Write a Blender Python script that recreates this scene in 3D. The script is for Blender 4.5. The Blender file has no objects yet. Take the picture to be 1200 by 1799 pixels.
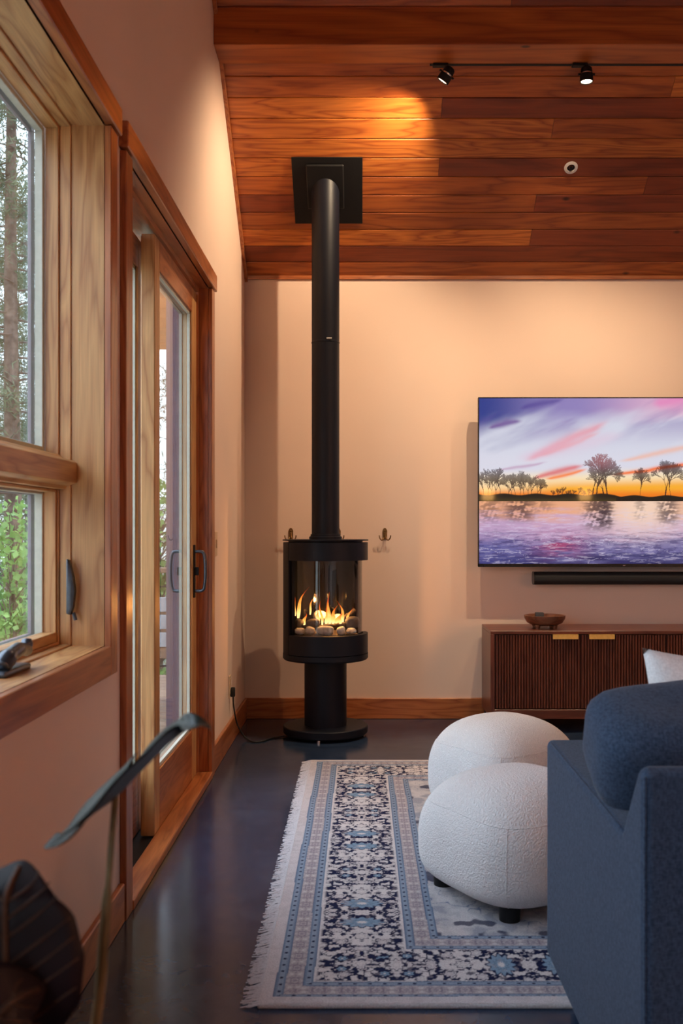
import bpy, bmesh, math, random
import numpy as np
from mathutils import Vector, Matrix, Euler
random.seed(7); rng = np.random.default_rng(7)
S = bpy.context.scene
COL = S.collection
PI = math.pi
H = 1.107                      # eye height
F = 1750.0                     # focal length in pixels of the 1200 wide frame
# ------------------------------------------------------------------ camera
cd = bpy.data.cameras.new('camera'); cam = bpy.data.objects.new('camera', cd); COL.objects.link(cam)
cam.location = (0, 0, H); cam.rotation_euler = (PI/2, 0, 0)
cd.sensor_fit = 'HORIZONTAL'; cd.sensor_width = 24; cd.lens = 35
cd.shift_x = -35/1200; cd.shift_y = 30.5/1200
cd.clip_start = 0.05; cd.clip_end = 300
cd.dof.use_dof = True; cd.dof.focus_distance = 5.1; cd.dof.aperture_fstop = 6.3
S.camera = cam
# ------------------------------------------------------------------ exposure
S.view_settings.view_transform = 'Standard'; S.view_settings.look = 'None'
S.view_settings.gamma = 1; S.view_settings.exposure = 0.0
S.view_settings.use_curve_mapping = False
# ------------------------------------------------------------------ sky (bright overcast)
W = bpy.data.worlds.new('world'); S.world = W; W.use_nodes = True
wn = W.node_tree.nodes; wl = W.node_tree.links
bg = wn['Background']; bg.inputs['Strength'].default_value = 7.0
tc = wn.new('ShaderNodeTexCoord'); sp = wn.new('ShaderNodeSeparateXYZ'); cr = wn.new('ShaderNodeValToRGB')
wl.new(tc.outputs['Generated'], sp.inputs[0]); wl.new(sp.outputs['Z'], cr.inputs[0]); wl.new(cr.outputs[0], bg.inputs[0])
# overcast sky: radiance grows towards the zenith as (1 + 2 sin e) / 3
cr.color_ramp.elements[0].position = 0.0; cr.color_ramp.elements[0].color = (0.31, 0.35, 0.375, 1)
cr.color_ramp.elements[1].position = 1.0; cr.color_ramp.elements[1].color = (0.84, 0.98, 1.20, 1)
bg.inputs['Strength'].default_value = 7.0
# cool fill light, added in the opening of the made-up window behind the camera
def area(name, loc, rot, sx, sy, power, color):
    l = bpy.data.lights.new(name, 'AREA'); l.shape = 'RECTANGLE'; l.size = sx; l.size_y = sy
    l.energy = power; l.color = color
    o = bpy.data.objects.new(name, l); COL.objects.link(o); o.location = loc; o.rotation_euler = rot
    return o
area('added_cool_fill', (-0.80, -0.95, 1.5), (0, -PI/2, 0), 1.35, 2.1, 38, (0.60, 0.80, 1.0))
WARM = (1.0, 0.74, 0.47)

# ================================================================== materials
def new_mat(name):
    m = bpy.data.materials.new(name); m.use_nodes = True
    nt = m.node_tree; b = nt.nodes['Principled BSDF']
    return m, nt, b
def N(nt, t, **kw):
    n = nt.nodes.new(t)
    for k, v in kw.items(): setattr(n, k, v)
    return n
def setin(n, **kw):
    for k, v in kw.items(): n.inputs[k].default_value = v
def noise(nt, vec, scale, detail=4, rough=0.5, dist=0):
    n = N(nt, 'ShaderNodeTexNoise'); n.inputs['Scale'].default_value = scale
    n.inputs['Detail'].default_value = detail; n.inputs['Roughness'].default_value = rough
    n.inputs['Distortion'].default_value = dist
    if vec is not None: nt.links.new(vec, n.inputs['Vector'])
    return n
def ramp(nt, fac, stops):
    r = N(nt, 'ShaderNodeValToRGB'); e = r.color_ramp.elements
    while len(e) < len(stops): e.new(0.5)
    for i, (p, c) in enumerate(stops):
        e[i].position = p; e[i].color = (*c, 1)
    nt.links.new(fac, r.inputs[0]); return r
def bump(nt, b, h, strength, dist=0.01):
    n = N(nt, 'ShaderNodeBump'); n.inputs['Strength'].default_value = strength; n.inputs['Distance'].default_value = dist
    nt.links.new(h, n.inputs['Height']); nt.links.new(n.outputs[0], b.inputs['Normal']); return n
def simple(name, col, rough=0.5, metal=0, nscale=40, var=0.12, bmp=0.0, coat=0, spec=0.5):
    m, nt, b = new_mat(name)
    t = N(nt, 'ShaderNodeTexCoord'); n = noise(nt, t.outputs['Object'], nscale)
    c0 = tuple(max(0, x*(1-var)) for x in col); c1 = tuple(min(1, x*(1+var)) for x in col)
    r = ramp(nt, n.outputs['Fac'], [(0.3, c0), (0.7, c1)])
    nt.links.new(r.outputs[0], b.inputs['Base Color'])
    setin(b, Roughness=rough, Metallic=metal)
    b.inputs['Coat Weight'].default_value = coat; b.inputs['Specular IOR Level'].default_value = spec
    if bmp: bump(nt, b, n.outputs['Fac'], bmp, 0.003)
    return m
def wood(name, light, dark, axis='X', rough=0.35, coat=0.25, figure=1.0, scale=1.0, knots=False, tint=0.18):
    """fir boards: grain along `axis`, every object gets its own offset and tone"""
    m, nt, b = new_mat(name); L = nt.links
    t = N(nt, 'ShaderNodeTexCoord'); oi = N(nt, 'ShaderNodeObjectInfo')
    off = N(nt, 'ShaderNodeVectorMath', operation='SCALE'); comb = N(nt, 'ShaderNodeCombineXYZ')
    for i in range(3): L.new(oi.outputs['Random'], comb.inputs[i])
    L.new(comb.outputs[0], off.inputs[0]); off.inputs['Scale'].default_value = 37.0
    add = N(nt, 'ShaderNodeVectorMath', operation='ADD'); L.new(t.outputs['Object'], add.inputs[0]); L.new(off.outputs[0], add.inputs[1])
    mp = N(nt, 'ShaderNodeMapping'); L.new(add.outputs[0], mp.inputs[0])
    s = [9*scale]*3; s['XYZ'.index(axis)] = 1.0*scale; mp.inputs['Scale'].default_value = s
    n1 = noise(nt, mp.outputs[0], 1.0, 3, 0.5, 0.35)
    mul = N(nt, 'ShaderNodeMath', operation='MULTIPLY'); mul.inputs[1].default_value = 9.0*figure; L.new(n1.outputs['Fac'], mul.inputs[0])
    fr = N(nt, 'ShaderNodeMath', operation='PINGPONG'); fr.inputs[1].default_value = 0.5; L.new(mul.outputs[0], fr.inputs[0])
    mp2 = N(nt, 'ShaderNodeMapping'); L.new(add.outputs[0], mp2.inputs[0])
    s2 = [260*scale]*3; s2['XYZ'.index(axis)] = 5.0*scale; mp2.inputs['Scale'].default_value = s2
    n2 = noise(nt, mp2.outputs[0], 1.0, 2, 0.6)
    mid = tuple((a+c)/2 for a, c in zip(light, dark))
    r = ramp(nt, fr.outputs[0], [(0.0, dark), (0.16, mid), (0.5, light)])
    mix = N(nt, 'ShaderNodeMix', data_type='RGBA', blend_type='MULTIPLY'); mix.inputs[0].default_value = 0.55
    r2 = ramp(nt, n2.outputs['Fac'], [(0.3, (0.62,)*3), (0.65, (1.0,)*3)])
    L.new(r.outputs[0], mix.inputs[6]); L.new(r2.outputs[0], mix.inputs[7])
    hv = N(nt, 'ShaderNodeHueSaturation'); L.new(mix.outputs[2], hv.inputs['Color'])
    mr = N(nt, 'ShaderNodeMapRange'); mr.inputs['To Min'].default_value = 1-tint; mr.inputs['To Max'].default_value = 1+tint
    L.new(oi.outputs['Random'], mr.inputs[0]); L.new(mr.outputs[0], hv.inputs['Value'])
    out = hv.outputs[0]
    if knots:
        v = N(nt, 'ShaderNodeTexVoronoi'); mp3 = N(nt, 'ShaderNodeMapping'); L.new(add.outputs[0], mp3.inputs[0])
        s3 = [4.5]*3; s3['XYZ'.index(axis)] = 2.6; mp3.inputs['Scale'].default_value = s3
        L.new(mp3.outputs[0], v.inputs['Vector']); v.inputs['Scale'].default_value = 1
        rk = ramp(nt, v.outputs['Distance'], [(0.035, (0.16,)*3), (0.075, (1,)*3)])
        mk_ = N(nt, 'ShaderNodeMix', data_type='RGBA', blend_type='MULTIPLY'); mk_.inputs[0].default_value = 1
        L.new(out, mk_.inputs[6]); L.new(rk.outputs[0], mk_.inputs[7]); out = mk_.outputs[2]
    L.new(out, b.inputs['Base Color'])
    setin(b, Roughness=rough); b.inputs['Coat Weight'].default_value = coat; b.inputs['Coat Roughness'].default_value = 0.22
    bump(nt, b, n2.outputs['Fac'], 0.12, 0.001)
    return m
def woods(name, light, dark, **kw):
    return {a: wood(name+'_'+a.lower(), light, dark, a, **kw) for a in 'XYZ'}
TRIM = woods('fir_trim', (0.50, 0.165, 0.05), (0.30, 0.075, 0.02), rough=0.33, coat=0.35, tint=0.08)
FRAME = woods('fir_window', (0.60, 0.315, 0.115), (0.40, 0.165, 0.05), rough=0.42, coat=0.15, tint=0.08)
CEIL = [wood('plank_light', (0.66, 0.205, 0.035), (0.36, 0.08, 0.013), 'X', rough=0.42, coat=0.15, figure=1.3, scale=0.8, tint=0.12),
        wood('plank_mid', (0.48, 0.125, 0.022), (0.27, 0.056, 0.010), 'X', rough=0.42, coat=0.15, figure=1.0, scale=0.8, knots=True, tint=0.1),
        wood('plank_dark', (0.29, 0.058, 0.014), (0.18, 0.031, 0.008), 'X', rough=0.42, coat=0.15, figure=0.6, scale=0.8, knots=True, tint=0.1)]
BEAM = wood('beam_wood', (0.56, 0.145, 0.026), (0.33, 0.068, 0.014), 'X', rough=0.45, coat=0.1, figure=0.7, scale=0.5, knots=True)
WALNUT = woods('walnut', (0.16, 0.04, 0.02), (0.08, 0.017, 0.009), rough=0.35, coat=0.2, tint=0.1)
BOWLW = wood('bowl_wood', (0.21, 0.075, 0.035), (0.10, 0.03, 0.014), 'X', rough=0.3, coat=0.3)
DECKW = wood('deck_wood', (0.34, 0.22, 0.14), (0.2, 0.12, 0.08), 'X', rough=0.7, coat=0)
# painted plaster
def plaster():
    m, nt, b = new_mat('plaster_paint')
    t = N(nt, 'ShaderNodeTexCoord'); n = noise(nt, t.outputs['Object'], 90, 3); n2 = noise(nt, t.outputs['Object'], 1.2, 3)
    r = ramp(nt, n2.outputs['Fac'], [(0.3, (0.75, 0.575, 0.475)), (0.7, (0.79, 0.61, 0.505))])
    nt.links.new(r.outputs[0], b.inputs['Base Color']); setin(b, Roughness=0.8); b.inputs['Specular IOR Level'].default_value = 0.25
    bump(nt, b, n.outputs['Fac'], 0.12, 0.002); return m
PLASTER = plaster()
def concrete():
    m, nt, b = new_mat('polished_concrete'); L = nt.links
    t = N(nt, 'ShaderNodeTexCoord')
    n1 = noise(nt, t.outputs['Object'], 2.2, 6, 0.6, 0.4); n2 = noise(nt, t.outputs['Object'], 12, 5, 0.65, 0.6)
    mix = N(nt, 'ShaderNodeMath', operation='MULTIPLY_ADD'); mix.inputs[1].default_value = 0.45
    L.new(n2.outputs['Fac'], mix.inputs[0]); L.new(n1.outputs['Fac'], mix.inputs[2])
    r = ramp(nt, mix.outputs[0], [(0.45, (0.010, 0.019, 0.040)), (0.72, (0.019, 0.034, 0.068)), (0.95, (0.032, 0.052, 0.092))])
    # hair scratches
    v = N(nt, 'ShaderNodeTexVoronoi', feature='DISTANCE_TO_EDGE'); mp = N(nt, 'ShaderNodeMapping'); L.new(t.outputs['Object'], mp.inputs[0])
    nd = noise(nt, t.outputs['Object'], 3, 4); ad = N(nt, 'ShaderNodeVectorMath', operation='ADD')
    L.new(mp.outputs[0], ad.inputs[0]); L.new(nd.outputs['Color'], ad.inputs[1]); L.new(ad.outputs[0], v.inputs['Vector'])
    v.inputs['Scale'].default_value = 3.1; v.inputs['Randomness'].default_value = 1
    rs = ramp(nt, v.outputs['Distance'], [(0.0, (1,)*3), (0.004, (0,)*3)])
    mk2 = noise(nt, t.outputs['Object'], 4.5, 2); rm = ramp(nt, mk2.outputs['Fac'], [(0.56, (0,)*3), (0.66, (0.02,)*3)])
    mm = N(nt, 'ShaderNodeMath', operation='MULTIPLY'); L.new(rs.outputs[0], mm.inputs[0]); L.new(rm.outputs[0], mm.inputs[1]); mm.use_clamp = True
    mx = N(nt, 'ShaderNodeMix', data_type='RGBA'); L.new(mm.outputs[0], mx.inputs[0]); L.new(r.outputs[0], mx.inputs[6]); mx.inputs[7].default_value = (0.08, 0.09, 0.12, 1)
    L.new(mx.outputs[2], b.inputs['Base Color'])
    rr = N(nt, 'ShaderNodeMapRange'); rr.inputs['From Min'].default_value = 0.3; rr.inputs['From Max'].default_value = 0.7
    rr.inputs['To Min'].default_value = 0.15; rr.inputs['To Max'].default_value = 0.22
    b.inputs['Specular IOR Level'].default_value = 0.45
    L.new(n2.outputs['Fac'], rr.inputs[0]); L.new(rr.outputs[0], b.inputs['Roughness'])
    bump(nt, b, n1.outputs['Fac'], 0.04, 0.003); return m
CONCRETE = concrete()
def fabric(name, c0, c1, scale=300, bmp=0.5, rough=0.95, sheen=0.08):
    m, nt, b = new_mat(name); L = nt.links
    t = N(nt, 'ShaderNodeTexCoord')
    vs = []
    for ax in ((scale, scale*0.4, scale*0.4), (scale*0.4, scale*0.5, scale)):
        mp = N(nt, 'ShaderNodeMapping'); mp.inputs['Scale'].default_value = ax; L.new(t.outputs['Object'], mp.inputs[0])
        vs.append(noise(nt, mp.outputs[0], 1, 2))
    ad = N(nt, 'ShaderNodeMath', operation='ADD'); L.new(vs[0].outputs['Fac'], ad.inputs[0]); L.new(vs[1].outputs['Fac'], ad.inputs[1])
    hf = N(nt, 'ShaderNodeMath', operation='MULTIPLY'); hf.inputs[1].default_value = 0.5; L.new(ad.outputs[0], hf.inputs[0])
    r = ramp(nt, hf.outputs[0], [(0.35, c0), (0.65, c1)]); L.new(r.outputs[0], b.inputs['Base Color'])
    setin(b, Roughness=rough); b.inputs['Sheen Weight'].default_value = sheen; b.inputs['Specular IOR Level'].default_value = 0.2
    bump(nt, b, hf.outputs[0], bmp, 0.002); return m
SOFA = fabric('slate_blue_weave', (0.017, 0.030, 0.057), (0.044, 0.067, 0.114))
LINEN = fabric('pale_linen', (0.62, 0.60, 0.60), (0.78, 0.76, 0.76), sheen=0.1)
def boucle():
    m, nt, b = new_mat('boucle_wool'); L = nt.links
    t = N(nt, 'ShaderNodeTexCoord'); v = N(nt, 'ShaderNodeTexVoronoi'); v.inputs['Scale'].default_value = 210
    nd = noise(nt, t.outputs['Object'], 120, 3); L.new(t.outputs['Object'], v.inputs['Vector'])
    ad = N(nt, 'ShaderNodeMath', operation='ADD'); L.new(v.outputs['Distance'], ad.inputs[0]); L.new(nd.outputs['Fac'], ad.inputs[1])
    r = ramp(nt, ad.outputs[0], [(0.4, (0.80, 0.78, 0.77)), (1.1, (0.66, 0.64, 0.635))]); L.new(r.outputs[0], b.inputs['Base Color'])
    setin(b, Roughness=1.0); b.inputs['Sheen Weight'].default_value = 0.25; b.inputs['Specular IOR Level'].default_value = 0.1
    bump(nt, b, ad.outputs[0], 0.8, -0.003); return m
BOUCLE = boucle()
STEEL = simple('black_stove_steel', (0.007, 0.008, 0.014), 0.45, 0.0, 300, 0.15, 0.06, spec=0.25)
MATTE = simple('matt_black_metal', (0.008, 0.008, 0.009), 0.5, 0, 80, 0.1, spec=0.25)
GLOSSB = simple('gloss_black_liner', (0.004, 0.004, 0.005), 0.07, 0, 30, 0.1, spec=0.5)
SCREENF = simple('screen_bezel', (0.012, 0.012, 0.014), 0.25, 0, 60, 0.1)
CLOTHB = simple('black_speaker_cloth', (0.010, 0.010, 0.012), 0.75, 0, 500, 0.4, 0.3)
BRASS = simple('brass', (0.95, 0.58, 0.16), 0.42, 0.55, 60, 0.08)
ABRASS = simple('antique_brass', (0.26, 0.15, 0.06), 0.42, 1.0, 80, 0.3)
CHROME = simple('chrome', (0.75, 0.75, 0.78), 0.15, 1.0, 60, 0.05)
GUN = simple('gunmetal', (0.09, 0.10, 0.12), 0.3, 0.8, 60, 0.15)
IVORY = simple('ivory_plastic', (0.62, 0.45, 0.30), 0.45, 0, 60, 0.05)
WHITEP = simple('white_enamel', (0.75, 0.70, 0.66), 0.4, 0, 60, 0.05)
PALEV = simple('pale_vinyl', (0.50, 0.50, 0.42), 0.45, 0, 60, 0.06)
MAUVE = simple('mauve_cladding', (0.15, 0.11, 0.14), 0.45, 0, 40, 0.1)
RUBBER = simple('black_rubber', (0.012, 0.012, 0.012), 0.6, 0, 60, 0.1)
STONE_L = simple('pale_stone', (0.42, 0.40, 0.39), 0.8, 0, 60, 0.3, 0.4)
STONE_D = simple('dark_stone', (0.05, 0.042, 0.045), 0.7, 0, 60, 0.35, 0.4)
CHAR = simple('charred_log', (0.045, 0.03, 0.024), 0.85, 0, 50, 0.6, 0.8)
POT = simple('grey_glazed_pot', (0.16, 0.16, 0.17), 0.4, 0, 20, 0.15)
SOIL = simple('potting_soil', (0.03, 0.02, 0.014), 0.95, 0, 90, 0.5, 0.8)
GREYP = simple('grey_outdoor_slat', (0.34, 0.36, 0.39), 0.7, 0, 20, 0.1)
BARK = simple('pine_bark', (0.12, 0.085, 0.068), 0.95, 0, 9, 0.55, 0.8)
GROUND = simple('forest_floor', (0.15, 0.145, 0.11), 0.95, 0, 1.5, 0.4)
def glass(name='window_glass', refl=1.0, tint=(0.96, 0.98, 0.98)):
    m, nt, b = new_mat(name); nt.nodes.remove(b); L = nt.links
    tr = N(nt, 'ShaderNodeBsdfTransparent'); tr.inputs[0].default_value = (*tint, 1)
    gl = N(nt, 'ShaderNodeBsdfGlossy'); gl.inputs['Roughness'].default_value = 0.01
    t = N(nt, 'ShaderNodeTexCoord'); n = noise(nt, t.outputs['Object'], 2, 1)
    bp = N(nt, 'ShaderNodeBump'); bp.inputs['Strength'].default_value = 0.01; L.new(n.outputs['Fac'], bp.inputs['Height']); L.new(bp.outputs[0], gl.inputs['Normal'])
    fr = N(nt, 'ShaderNodeFresnel'); ge = N(nt, 'ShaderNodeNewGeometry'); im = N(nt, 'ShaderNodeMapRange')
    im.inputs['To Min'].default_value = 1.5; im.inputs['To Max'].default_value = 1/1.5; L.new(ge.outputs['Backfacing'], im.inputs[0]); L.new(im.outputs[0], fr.inputs['IOR'])
    mu = N(nt, 'ShaderNodeMath', operation='MULTIPLY'); mu.inputs[1].default_value = refl; L.new(fr.outputs[0], mu.inputs[0])
    mx = N(nt, 'ShaderNodeMixShader'); L.new(mu.outputs[0], mx.inputs[0]); L.new(tr.outputs[0], mx.inputs[1]); L.new(gl.outputs[0], mx.inputs[2])
    L.new(mx.outputs[0], nt.nodes['Material Output'].inputs[0]); return m
GLASS = glass(); SGLASS = glass('stove_glass', 1.0, (0.93, 0.93, 0.94))
def leafmat(name, c0, c1, rough=0.4, trans=0.3, scale=8):
    m, nt, b = new_mat(name); L = nt.links
    t = N(nt, 'ShaderNodeTexCoord'); n = noise(nt, t.outputs['Object'], scale, 3)
    r = ramp(nt, n.outputs['Fac'], [(0.35, c0), (0.65, c1)]); L.new(r.outputs[0], b.inputs['Base Color']); setin(b, Roughness=rough)
    if not trans: b.inputs['Specular IOR Level'].default_value = 0.22
    if trans:
        tl = N(nt, 'ShaderNodeBsdfTranslucent'); L.new(r.outputs[0], tl.inputs[0]); mx = N(nt, 'ShaderNodeMixShader'); mx.inputs[0].default_value = trans
        L.new(b.outputs[0], mx.inputs[1]); L.new(tl.outputs[0], mx.inputs[2]); L.new(mx.outputs[0], nt.nodes['Material Output'].inputs[0])
    return m
NEEDLE = leafmat('pine_needles', (0.05, 0.085, 0.05), (0.17, 0.21, 0.12), 0.7, 0.35, 1.3)
MAPLE = leafmat('maple_leaves', (0.09, 0.20, 0.05), (0.27, 0.42, 0.12), 0.5, 0.45, 3)
LEAFG = leafmat('dark_green_leaf', (0.004, 0.008, 0.007), (0.009, 0.017, 0.012), 0.42, 0.0, 14)
LEAFR = leafmat('dark_red_leaf_underside', (0.006, 0.003, 0.004), (0.012, 0.005, 0.006), 0.5, 0.0, 14)
VEIN = leafmat('leaf_vein', (0.05, 0.022, 0.012), (0.09, 0.04, 0.02), 0.5, 0, 20)
STEM = leafmat('leaf_stem', (0.13, 0.10, 0.05), (0.22, 0.17, 0.09), 0.5, 0, 20)
def vcol(name, emit=0.0, rough=0.9, bmp=0.0, coat=0):
    m, nt, b = new_mat(name); L = nt.links
    a = N(nt, 'ShaderNodeAttribute', attribute_name='print')
    if emit:
        b.inputs['Base Color'].default_value = (0.01, 0.01, 0.012, 1)
        L.new(a.outputs['Color'], b.inputs['Emission Color']); b.inputs['Emission Strength'].default_value = emit
    else:
        t = N(nt, 'ShaderNodeTexCoord'); n = noise(nt, t.outputs['Object'], 260, 3)
        r = ramp(nt, n.outputs['Fac'], [(0.3, (0.72,)*3), (0.7, (1,)*3)])
        mx = N(nt, 'ShaderNodeMix', data_type='RGBA', blend_type='MULTIPLY'); mx.inputs[0].default_value = 1
        L.new(a.outputs['Color'], mx.inputs[6]); L.new(r.outputs[0], mx.inputs[7]); L.new(mx.outputs[2], b.inputs['Base Color'])
        if bmp: bump(nt, b, n.outputs['Fac'], bmp, 0.003)
        b.inputs['Specular IOR Level'].default_value = 0.1
    setin(b, Roughness=rough); b.inputs['Coat Weight'].default_value = coat
    return m
def flame():
    m, nt, b = new_mat('flame_glow'); nt.nodes.remove(b); L = nt.links
    t = N(nt, 'ShaderNodeTexCoord'); s = N(nt, 'ShaderNodeSeparateXYZ'); L.new(t.outputs['Generated'], s.inputs[0])
    n = noise(nt, t.outputs['Object'], 28, 3, 0.6, 0.8)
    ad = N(nt, 'ShaderNodeMath', operation='MULTIPLY_ADD'); ad.inputs[1].default_value = 0.45; L.new(n.outputs['Fac'], ad.inputs[0]); L.new(s.outputs['Z'], ad.inputs[2])
    r = ramp(nt, ad.outputs[0], [(0.25, (1, 0.62, 0.22)), (0.6, (1, 0.40, 0.07)), (0.95, (1, 0.19, 0.015)), (1.2, (0.7, 0.07, 0.005))])
    st = N(nt, 'ShaderNodeMapRange'); st.inputs['From Min'].default_value = 0.2; st.inputs['From Max'].default_value = 1.25
    st.inputs['To Min'].default_value = 2.6; st.inputs['To Max'].default_value = 0.9; L.new(ad.outputs[0], st.inputs[0])
    e = N(nt, 'ShaderNodeEmission'); L.new(r.outputs[0], e.inputs[0]); L.new(st.outputs[0], e.inputs[1])
    tr = N(nt, 'ShaderNodeBsdfTransparent')
    lw = N(nt, 'ShaderNodeLayerWeight'); lw.inputs[0].default_value = 0.35
    rr = ramp(nt, lw.outputs['Facing'], [(0.25, (0.1,)*3), (0.95, (1,)*3)])
    mx = N(nt, 'ShaderNodeMixShader'); L.new(rr.outputs[0], mx.inputs[0]); L.new(e.outputs[0], mx.inputs[1]); L.new(tr.outputs[0], mx.inputs[2])
    L.new(mx.outputs[0], nt.nodes['Material Output'].inputs[0]); return m
FLAME = flame()
def emis(name, col, st):
    m, nt, b = new_mat(name); b.inputs['Emission Color'].default_value = (*col, 1); b.inputs['Emission Strength'].default_value = st; return m
LENS = emis('lamp_lens', (1, 0.72, 0.45), 9)
LGLOW = emis('lamp_glow_ring', (1, 0.55, 0.25), 2.0)

# ================================================================== builders
ORG = {}
def mk(name, bm, mat, parent=None, origin=None, smooth=False, **props):
    """links bm (world coordinates) as one object; origin at its base, children relative to their thing"""
    me = bpy.data.meshes.new(name)
    if parent is not None: org = ORG[parent.name]
    elif origin is not None: org = Vector(origin)
    else:
        xs = [v.co for v in bm.verts]
        mn = [min(c[i] for c in xs) for i in range(3)]; mxx = [max(c[i] for c in xs) for i in range(3)]
        org = Vector(((mn[0]+mxx[0])/2, (mn[1]+mxx[1])/2, mn[2]))
    bmesh.ops.translate(bm, verts=bm.verts, vec=-org)
    bm.to_mesh(me); bm.free()
    if smooth:
        me.shade_smooth()
        if smooth != True: me.set_sharp_from_angle(angle=math.radians(smooth))
    if mat: me.materials.append(mat)
    o = bpy.data.objects.new(name, me); COL.objects.link(o)
    if parent is not None: o.parent = parent
    else: o.location = org
    ORG[o.name] = org
    for k, v in props.items(): o[k] = v
    return o
def empty(name, loc, label, cat, group=None):
    o = bpy.data.objects.new(name, None); COL.objects.link(o); o.location = loc; ORG[o.name] = Vector(loc); o.empty_display_size = 0.1
    tag(o, label, cat, group); return o
def tag(o, label, cat, group=None):
    o['label'] = label; o['category'] = cat
    if group: o['group'] = group
    return o
def struct(o): o['kind'] = 'structure'; return o
def B(x0, x1, y0, y1, z0, z1, bev=0.0, bm=None, seg=1):
    own = bm is None
    t = bmesh.new(); bmesh.ops.create_cube(t, size=1)
    for v in t.verts:
        v.co = Vector(((x0+x1)/2+v.co.x*(x1-x0), (y0+y1)/2+v.co.y*(y1-y0), (z0+z1)/2+v.co.z*(z1-z0)))
    if bev: bmesh.ops.bevel(t, geom=t.edges[:], offset=bev, segments=seg, affect='EDGES', profile=0.5)
    if own: return t
    merge(bm, t); return bm
def merge(bm, t):
    me = bpy.data.meshes.new('tmp'); t.to_mesh(me); t.free(); bm.from_mesh(me); bpy.data.meshes.remove(me)
def prism(pts, axis, a0, a1, bev=0, bm=None, seg=2):
    """pts in the plane normal to axis ('X': (y,z), 'Y': (x,z), 'Z': (x,y))"""
    t = bmesh.new()
    def P(p, a): return {'X': (a, p[0], p[1]), 'Y': (p[0], a, p[1]), 'Z': (p[0], p[1], a)}[axis]
    v0 = [t.verts.new(P(p, a0)) for p in pts]; v1 = [t.verts.new(P(p, a1)) for p in pts]
    t.faces.new(v0); t.faces.new(v1[::-1]); n = len(pts)
    for i in range(n): t.faces.new((v0[i], v0[(i+1) % n], v1[(i+1) % n], v1[i]))
    bmesh.ops.recalc_face_normals(t, faces=t.faces)
    if bev: bmesh.ops.bevel(t, geom=t.edges[:], offset=bev, segments=seg, affect='EDGES', profile=0.5)
    if bm is None: return t
    merge(bm, t); return bm
def lathe(prof, c, n=48, az0=None, az1=None, bm=None, closed=False):
    """prof list of (r,z); az measured from the camera side (-Y), positive to the right"""
    t = bmesh.new(); full = az0 is None
    a0, a1 = (0, 2*PI) if full else (math.radians(az0), math.radians(az1))
    m = n if full else n+1; rings = []
    for i in range(m):
        a = a0+(a1-a0)*i/n
        rings.append([t.verts.new((c[0]+r*math.sin(a), c[1]-r*math.cos(a), c[2]+z)) for r, z in prof])
    k = len(prof)
    for i in range(n):
        A, Bq = rings[i], rings[(i+1) % m]
        for j in range(k if closed else k-1):
            q = (A[j], Bq[j], Bq[(j+1) % k], A[(j+1) % k])
            t.faces.new(q)
    if closed and not full:
        t.faces.new(rings[0][::-1]); t.faces.new(rings[-1])
    bmesh.ops.remove_doubles(t, verts=t.verts, dist=1e-6)
    bmesh.ops.recalc_face_normals(t, faces=t.faces)
    if bm is None: return t
    merge(bm, t); return bm
def ringband(r0, r1, z0, z1, c, az0=None, az1=None, n=48):
    return lathe([(r1, z0), (r1, z1), (r0, z1), (r0, z0)], c, n, az0, az1, closed=True)
def tube(pts, rad, n=8, bm=None, cap=True):
    t = bmesh.new(); pts = [Vector(p) for p in pts]; rings = []
    if not hasattr(rad, '__len__'): rad = [rad]*len(pts)
    up = Vector((0.13, 0.31, 0.94)).normalized()
    for i, p in enumerate(pts):
        d = (pts[min(i+1, len(pts)-1)]-pts[max(i-1, 0)]).normalized()
        s = d.cross(up)
        if s.length < 0.1: s = d.cross(Vector((1, 0, 0)))
        s.normalize(); u = s.cross(d)
        rings.append([t.verts.new(p+(s*math.cos(2*PI*j/n)+u*math.sin(2*PI*j/n))*rad[i]) for j in range(n)])
    for i in range(len(pts)-1):
        for j in range(n): t.faces.new((rings[i][j], rings[i][(j+1) % n], rings[i+1][(j+1) % n], rings[i+1][j]))
    if cap: t.faces.new(rings[0][::-1]); t.faces.new(rings[-1])
    bmesh.ops.recalc_face_normals(t, faces=t.faces)
    if bm is None: return t
    merge(bm, t); return bm
def bez(p, n=12):
    """smooth Catmull-Rom through points"""
    p = [Vector(q) for q in p]; out = []
    for i in range(len(p)-1):
        a, b, c, d = p[max(i-1, 0)], p[i], p[i+1], p[min(i+2, len(p)-1)]
        for k in range(n):
            t = k/n
            out.append(0.5*((2*b)+(c-a)*t+(2*a-5*b+4*c-d)*t*t+(3*b-a-3*c+d)*t**3))
    out.append(p[-1]); return out
def at(px, py, d): return Vector(((px-635)*d/F, d, H-(py-930)*d/F))

XL = -0.683; YB = 5.83; XR = 4.4; YR = -3.23; RIDGE = 1.30; SL = 0.76
def cz(y): return 2.58+SL*(YB-y) if y >= RIDGE else 2.58+SL*(y-YR)
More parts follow.
